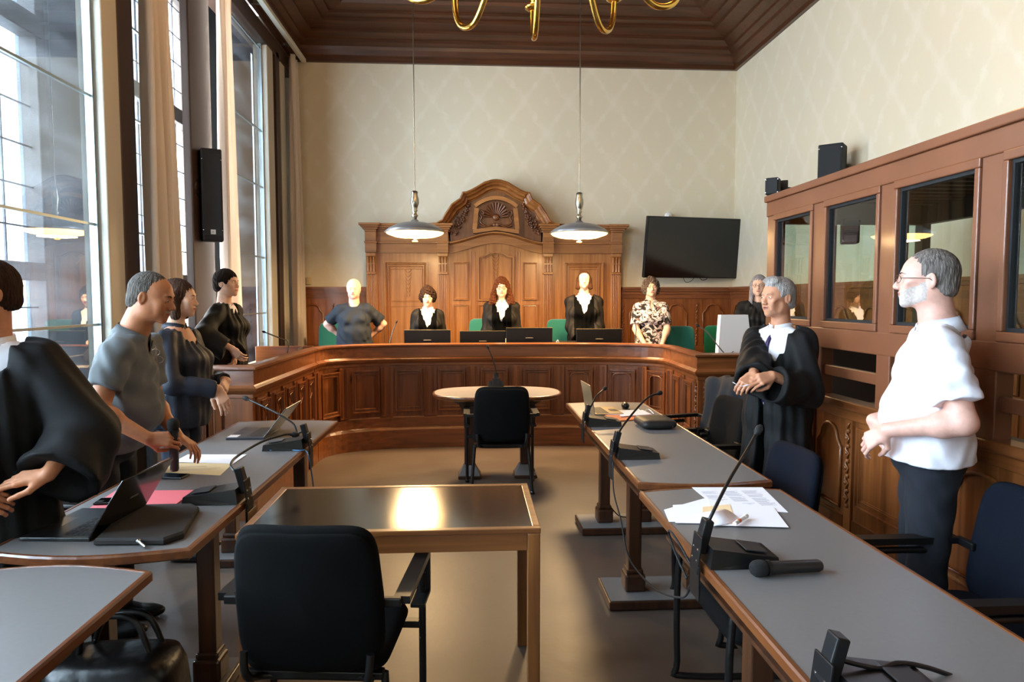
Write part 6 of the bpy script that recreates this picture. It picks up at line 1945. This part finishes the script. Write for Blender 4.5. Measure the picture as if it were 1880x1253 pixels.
person('elderly person with white hair in a dark blue T-shirt, hands behind the back', -1.37, 8.1, DZ, .06, 1.645,
       dict(skin=SK_PINK, hair='short', vol=.012, hcol='#d9cdb4', hcol2='#b9ab92', rough=.003, nod=.03, age=.8, fat=.006, brow='#b8a48a', lips='#b0705e', recede=-.012, neck=.062),
       dict(w=1.18, belly=.06, bust=.04, sh=1.02, arm=1.1, d=1.1),
       {'L': dict(lw=(.16, .16, .96), ldir=(-.8, .2, -.3), lpalm=(0, 1, 0), pole=(1, .2, 0), hide=False), 'R': dict(lw=(-.16, .16, .96), ldir=(.8, .2, -.3), lpalm=(0, 1, 0), pole=(-1, .2, 0), side=-1)},
       dict(kind='tee', mat=DTEE, sleeve='short', sl=.78, cuff=.085, hem=.80, legs=NAVY, fold=.006), hvox=.0045)
p_ = person('person with big curly hair in a black and white patterned shirt', 2.14, 8.05, DZ, -.10, 1.67,
       dict(skin=SK_FAIR, hair='curly', vol=.024, open=.01, hcol='#6a5a50', hcol2='#2f2622', rough=.0036, freq=.75, nod=-.02, brow='#4a3a30', glasses='#b89a80', gl_t=.6, lips='#b06a5a', drop=.03),
       dict(w=.98, bust=.01, sh=.95),
       {'L': dict(lw=(.10, -.24, .90), ldir=(-.35, -.6, -.7), lpalm=(-.3, .3, -.9), pole=(.7, .7, .1), curl=.3), 'R': dict(lw=(-.10, -.24, .90), ldir=(.35, -.6, -.7), lpalm=(.3, .3, -.9), pole=(-.7, .7, .1), side=-1, curl=.3)},
       dict(kind='polo', mat=PAT, sleeve='short', sl=.80, cuff=.075, hem=.80, legs=NAVY), hvox=.0045)
person('person in black robe with long grey hair, half hidden at the dock corner', 3.16, 7.35, DZ, -.45, 1.68,
       dict(skin=SK_FAIR, hair='long', vol=.012, hcol='#a8a4a6', hcol2='#6d6a6e', rough=.0022, nod=.02, turn=-.05, brow='#6a5a50', glasses='#2a2422', lips='#a8655a', drop=.02),
       dict(w=1.0, bust=.015), {'L': dict(lw=(.10, -.25, 1.08), ldir=(-.9, -.2, -.3), lpalm=(-.1, 1, -.2), pole=(.8, .3, -.4)), 'R': dict(lw=(-.06, -.27, 1.06), ldir=(.8, -.1, -.5), lpalm=(.1, 1, -.1), pole=(-.8, .3, -.4), side=-1)},
       dict(kind='robe', mat=ROBE, under=mat('dark_top', '#1a1a1e', rough=.8), collar=0, v=1.3, vs=.35, hem=.15, flare=.25), hvox=.0045)

# --- left side
person('person in black robe with short dark hair at the left side desk', -2.06, 5.88, DZ, math.radians(84), 1.665,
       dict(skin=SK_FAIR, hair='short', vol=.016, hcol='#15100e', hcol2='#2a1f1a', rough=.0035, nod=-.02, turn=-.15, brow='#1c1410', lips='#b0655a', recede=-.008, gx=.1),
       dict(w=.98, bust=.01), {'R': dict(wrist=A(425, 640, 5.55), dir=(.55, .1, -.6), palm=(.2, .9, .0), pole=(-.8, .5, -.3), side=-1), 'L': dict(wrist=A(432, 648, 5.72), dir=(.1, -.5, -.8), palm=(-.9, 0, .2), pole=(.8, .5, -.3))},
       dict(kind='robe', mat=ROBE, under=WSH, collar=0, v=1.34, vs=.4, hem=.15, flare=.24), hvox=.004)
person('person with chin-length brown hair in a navy blouse, arms crossed at the wrists', -1.79, 4.28, 0, math.radians(88), 1.71,
       dict(skin=SK_PALE, hair='bob', vol=.012, hcol='#4a3122', hcol2='#2a1a12', rough=.0022, nod=.05, turn=.12, brow='#3a261a', lips='#a85f50', drop=.015, fat=.003),
       dict(w=1.15, belly=.04, bust=.035, sh=1.02, arm=1.1),
       {'R': dict(wrist=A(400, 715, 4.12), dir=(.35, -.10, -.75), palm=(-.5, .8, -.2), pole=(-.7, .6, -.5), side=-1, curl=.35), 'L': dict(wrist=A(415, 700, 4.36), dir=(.1, -.75, -.3), palm=(-.8, -.2, -.5), pole=(.7, .6, -.5), curl=.5)},
       dict(kind='jacket', mat=NAVYS, under=mat('blouse_skin_gap', '#c08a6c', rough=.6), cmat=NAVYS, v=1.33, vs=.45, hem=.84, flare=.19, slr=(.062, .060, .050), slen=.93, droop=.0, fold=.007, legs=mat('navy_trousers_blue', '#1a2233', rough=.85), flat=.85), vox=.009, hvox=.0034, hand_h=.0034)
GP = person('man in a grey polo shirt holding a microphone over the left table', -1.74, 3.34, 0, math.radians(92), 1.72,
       dict(skin=SK_TAN, hair='short', vol=.003, hcol='#3c3632', hcol2='#5e5750', rough=.0016, nod=.24, turn=-.02, brow='#1c1512', browt=.0048, lips='#8a4c3a', age=1.0, fat=.006, nose=1.18, recede=.016,
            beard='#8d7c70', beard_shape=2, fwd=-.035, neck=.064, size=1.03, gx=0, gz=-.25, eyes=.7),
       dict(w=1.08, belly=.075, sh=1.0, arm=1.08, d=1.05),
       {'R': dict(wrist=A(272, 806, 3.06), dir=(.99, .16, -.08), palm=(-.1, .85, -.45), pole=(-.5, .9, -.9), side=-1, fcurl=(.62, .66, .66, .62), thumb=.9), 'L': dict(wrist=A(325, 800, 3.42), dir=(.8, -.1, -.55), palm=(-.4, 0, -.9), pole=(.7, .8, -.5), curl=.35, thumb=.3, spread=.3)},
       dict(kind='polo', mat=GPOLO, sleeve='short', sl=.64, cuff=.076, hem=.905, legs=JEANS, waist=.98, buttons=False, fold=.006), vox=.009, hvox=.003, lean=.28, hand_h=.003)
# microphone in his hand
S_, E_, W_, hd, hn, a_, sg_ = GP['arms']['R']
hdn = hd / np.linalg.norm(hd); hnn = hn - hdn * (hn @ hdn); hnn /= np.linalg.norm(hnn); grip = GP['T'] @ Vector(tuple(W_ + hdn * .098 + hnn * .030))
hand_mic('black handheld microphone held upright by the man in the grey polo shirt', grip + Vector((0, -.0, .105)), grip + Vector((0, 0, -.135)), r=.0165)
# spectacles hooked in his collar
hk = thing('spectacles', 'folded spectacles hooked on the open collar of the grey polo shirt', 'glasses', tuple(at(286, 645, Y=3.23)), 0)
m = MB()
m.tube([(.02 * math.cos(t_) , -.004, -.005 + .015 * math.sin(t_)) for t_ in [2 * PI * k / 14 for k in range(14)]], .0013, 5, closed=True)
m.tube([(.02 * math.cos(t_) + .01, .006, -.040 + .015 * math.sin(t_)) for t_ in [2 * PI * k / 14 for k in range(14)]], .0013, 5, closed=True)
m.tube([(0, 0, .02), (.006, -.002, -.05), (.014, 0, -.09)], .0016, 6); m.build('frame', mat('wire_frame', '#7a6a5a', rough=.3, metal=.8), hk)

person('person in black robe cut off by the left edge of the picture, fingers outstretched', -1.76, 2.60, 0, math.radians(8), 1.73,
       dict(skin=('skin_warm', '#c98660'), hair='short', vol=.014, hcol='#2a1a12', hcol2='#3f281a', rough=.0025, nod=.05, turn=-.75, brow='#2a1a12', recede=-.01),
       dict(w=1.05), {'L': dict(wrist=A(88, 872, 2.42), dir=(-.95, -.25, -.12), palm=(-.1, .4, -.9), pole=(.9, .4, -.9), fcurl=(.10, .2, .26, .32), thumb=.1, spread=.35, sc=1.0), 'R': dict(wrist=A(-60, 905, 2.36), dir=(.8, .1, -.3), palm=(.1, .7, -.5), pole=(-.8, .5, -.4), side=-1, curl=.55)},
       dict(kind='robe', mat=ROBE, front=None, under=WSH, v=1.12, vs=.32, hem=.12, flare=.27, slr=(.075, .115, .15), droop=.09, slen=.88, fold=.010), vox=.010, hvox=.0035, hand_h=.003)

# --- right side
person('man in an open black gown with purple tie, holding a slip of paper', 1.80, 3.90, 0, math.radians(-62), 1.715,
       dict(skin=SK_OLD, hair='combed', vol=.010, hcol='#bdb6b2', hcol2='#8a827c', rough=.0014, nod=.02, turn=-.18, age=1.2, brow='#8a7466', lips='#96584a', mouth=1.3, nose=1.12, recede=.004, gx=-.2, gz=0, neck=.052, size=1.0),
       dict(w=1.02, sh=1.02), {'R': dict(wrist=A(1384, 690, 3.58), dir=(-.35, -.2, -.25), palm=(-.3, .4, -.9), pole=(-.3, .7, -.9), side=-1, curl=.62, thumb=.8), 'L': dict(wrist=A(1418, 690, 3.56), dir=(-.80, -.25, -.18), palm=(-.25, .7, -.6), pole=(.35, .6, -.9), curl=.50, thumb=.7)},
       dict(kind='robe', mat=ROBE, under=WSH, tie=mat('purple_tie', '#2a1a48', rough=.5), v=1.02, vs=.32, hem=.10, flare=.27, slr=(.070, .088, .110), droop=.05, slen=.90, fold=.010, open=1), vox=.009, hvox=.003, hand_h=.003)
v = []; 
for k in range(9):
    t_ = k / 8
    for q in (-1, 1): v.append((-.085 * t_, q * .012, -.015 * math.sin(PI * t_) + .01 * t_))
o = MB().add(v, [(2 * k, 2 * k + 1, 2 * k + 3, 2 * k + 2) for k in range(8)], True).build('paper_slip', PAPER); o.location = at(1375, 706, Y=3.5)
md = o.modifiers.new('t', 'SOLIDIFY'); md.thickness = .0012; tag(o, 'narrow curled white paper slip held by the man in the gown', 'paper')
person('bearded man with glasses in a white polo shirt, hands clasped, at the right', 1.845, 2.62, 0, math.radians(-116), 1.79,
       dict(skin=SK_PINK, hair='short', vol=.006, hcol='#8a807a', hcol2='#5f5752', rough=.0016, nod=-.02, turn=-.06, age=.7, brow='#3c302a', browt=.0042, lips='#a8685c', glasses='#4a3226', nose=1.15, recede=.010,
            beard='#c0b0a8', beard_shape=3, neck=.062, fwd=-.03, size=1.02),
       dict(w=1.12, belly=.045, sh=1.04, arm=1.10, d=1.06),
       {'L': dict(wrist=A(1628, 790, 2.54), dir=(-.40, .55, -.55), palm=(.75, .35, -.35), pole=(.40, .45, -.75), fcurl=(.42, .46, .5, .52), thumb=.55), 'R': dict(wrist=A(1604, 772, 2.77), dir=(-.10, -.72, -.55), palm=(.9, -.1, -.2), pole=(-.15, .35, -1), side=-1, fcurl=(.4, .42, .46, .5), thumb=.4)},
       dict(kind='polo', mat=WPOLO, sleeve='short', sl=.74, cuff=.082, hem=.93, legs=NAVY, waist=1.0, fold=.006, leg=1.05), vox=.009, hvox=.003, hand_h=.003)

# pale coat on a chair behind the man in the polo shirt
conference_chair('chair draped with a pale coat, glimpsed between the robed person and the polo shirt', -2.06, 3.02, -PI / 2, legs=2, arms=False, top=.92)
cloth_over('pale beige coat hung over the chair by the windows', 'coat', (-2.27, 3.02, 0), .46, .98, .42, mat('pale_coat', '#cdb7a0', rough=.85), -PI / 2, 'coat', 5)
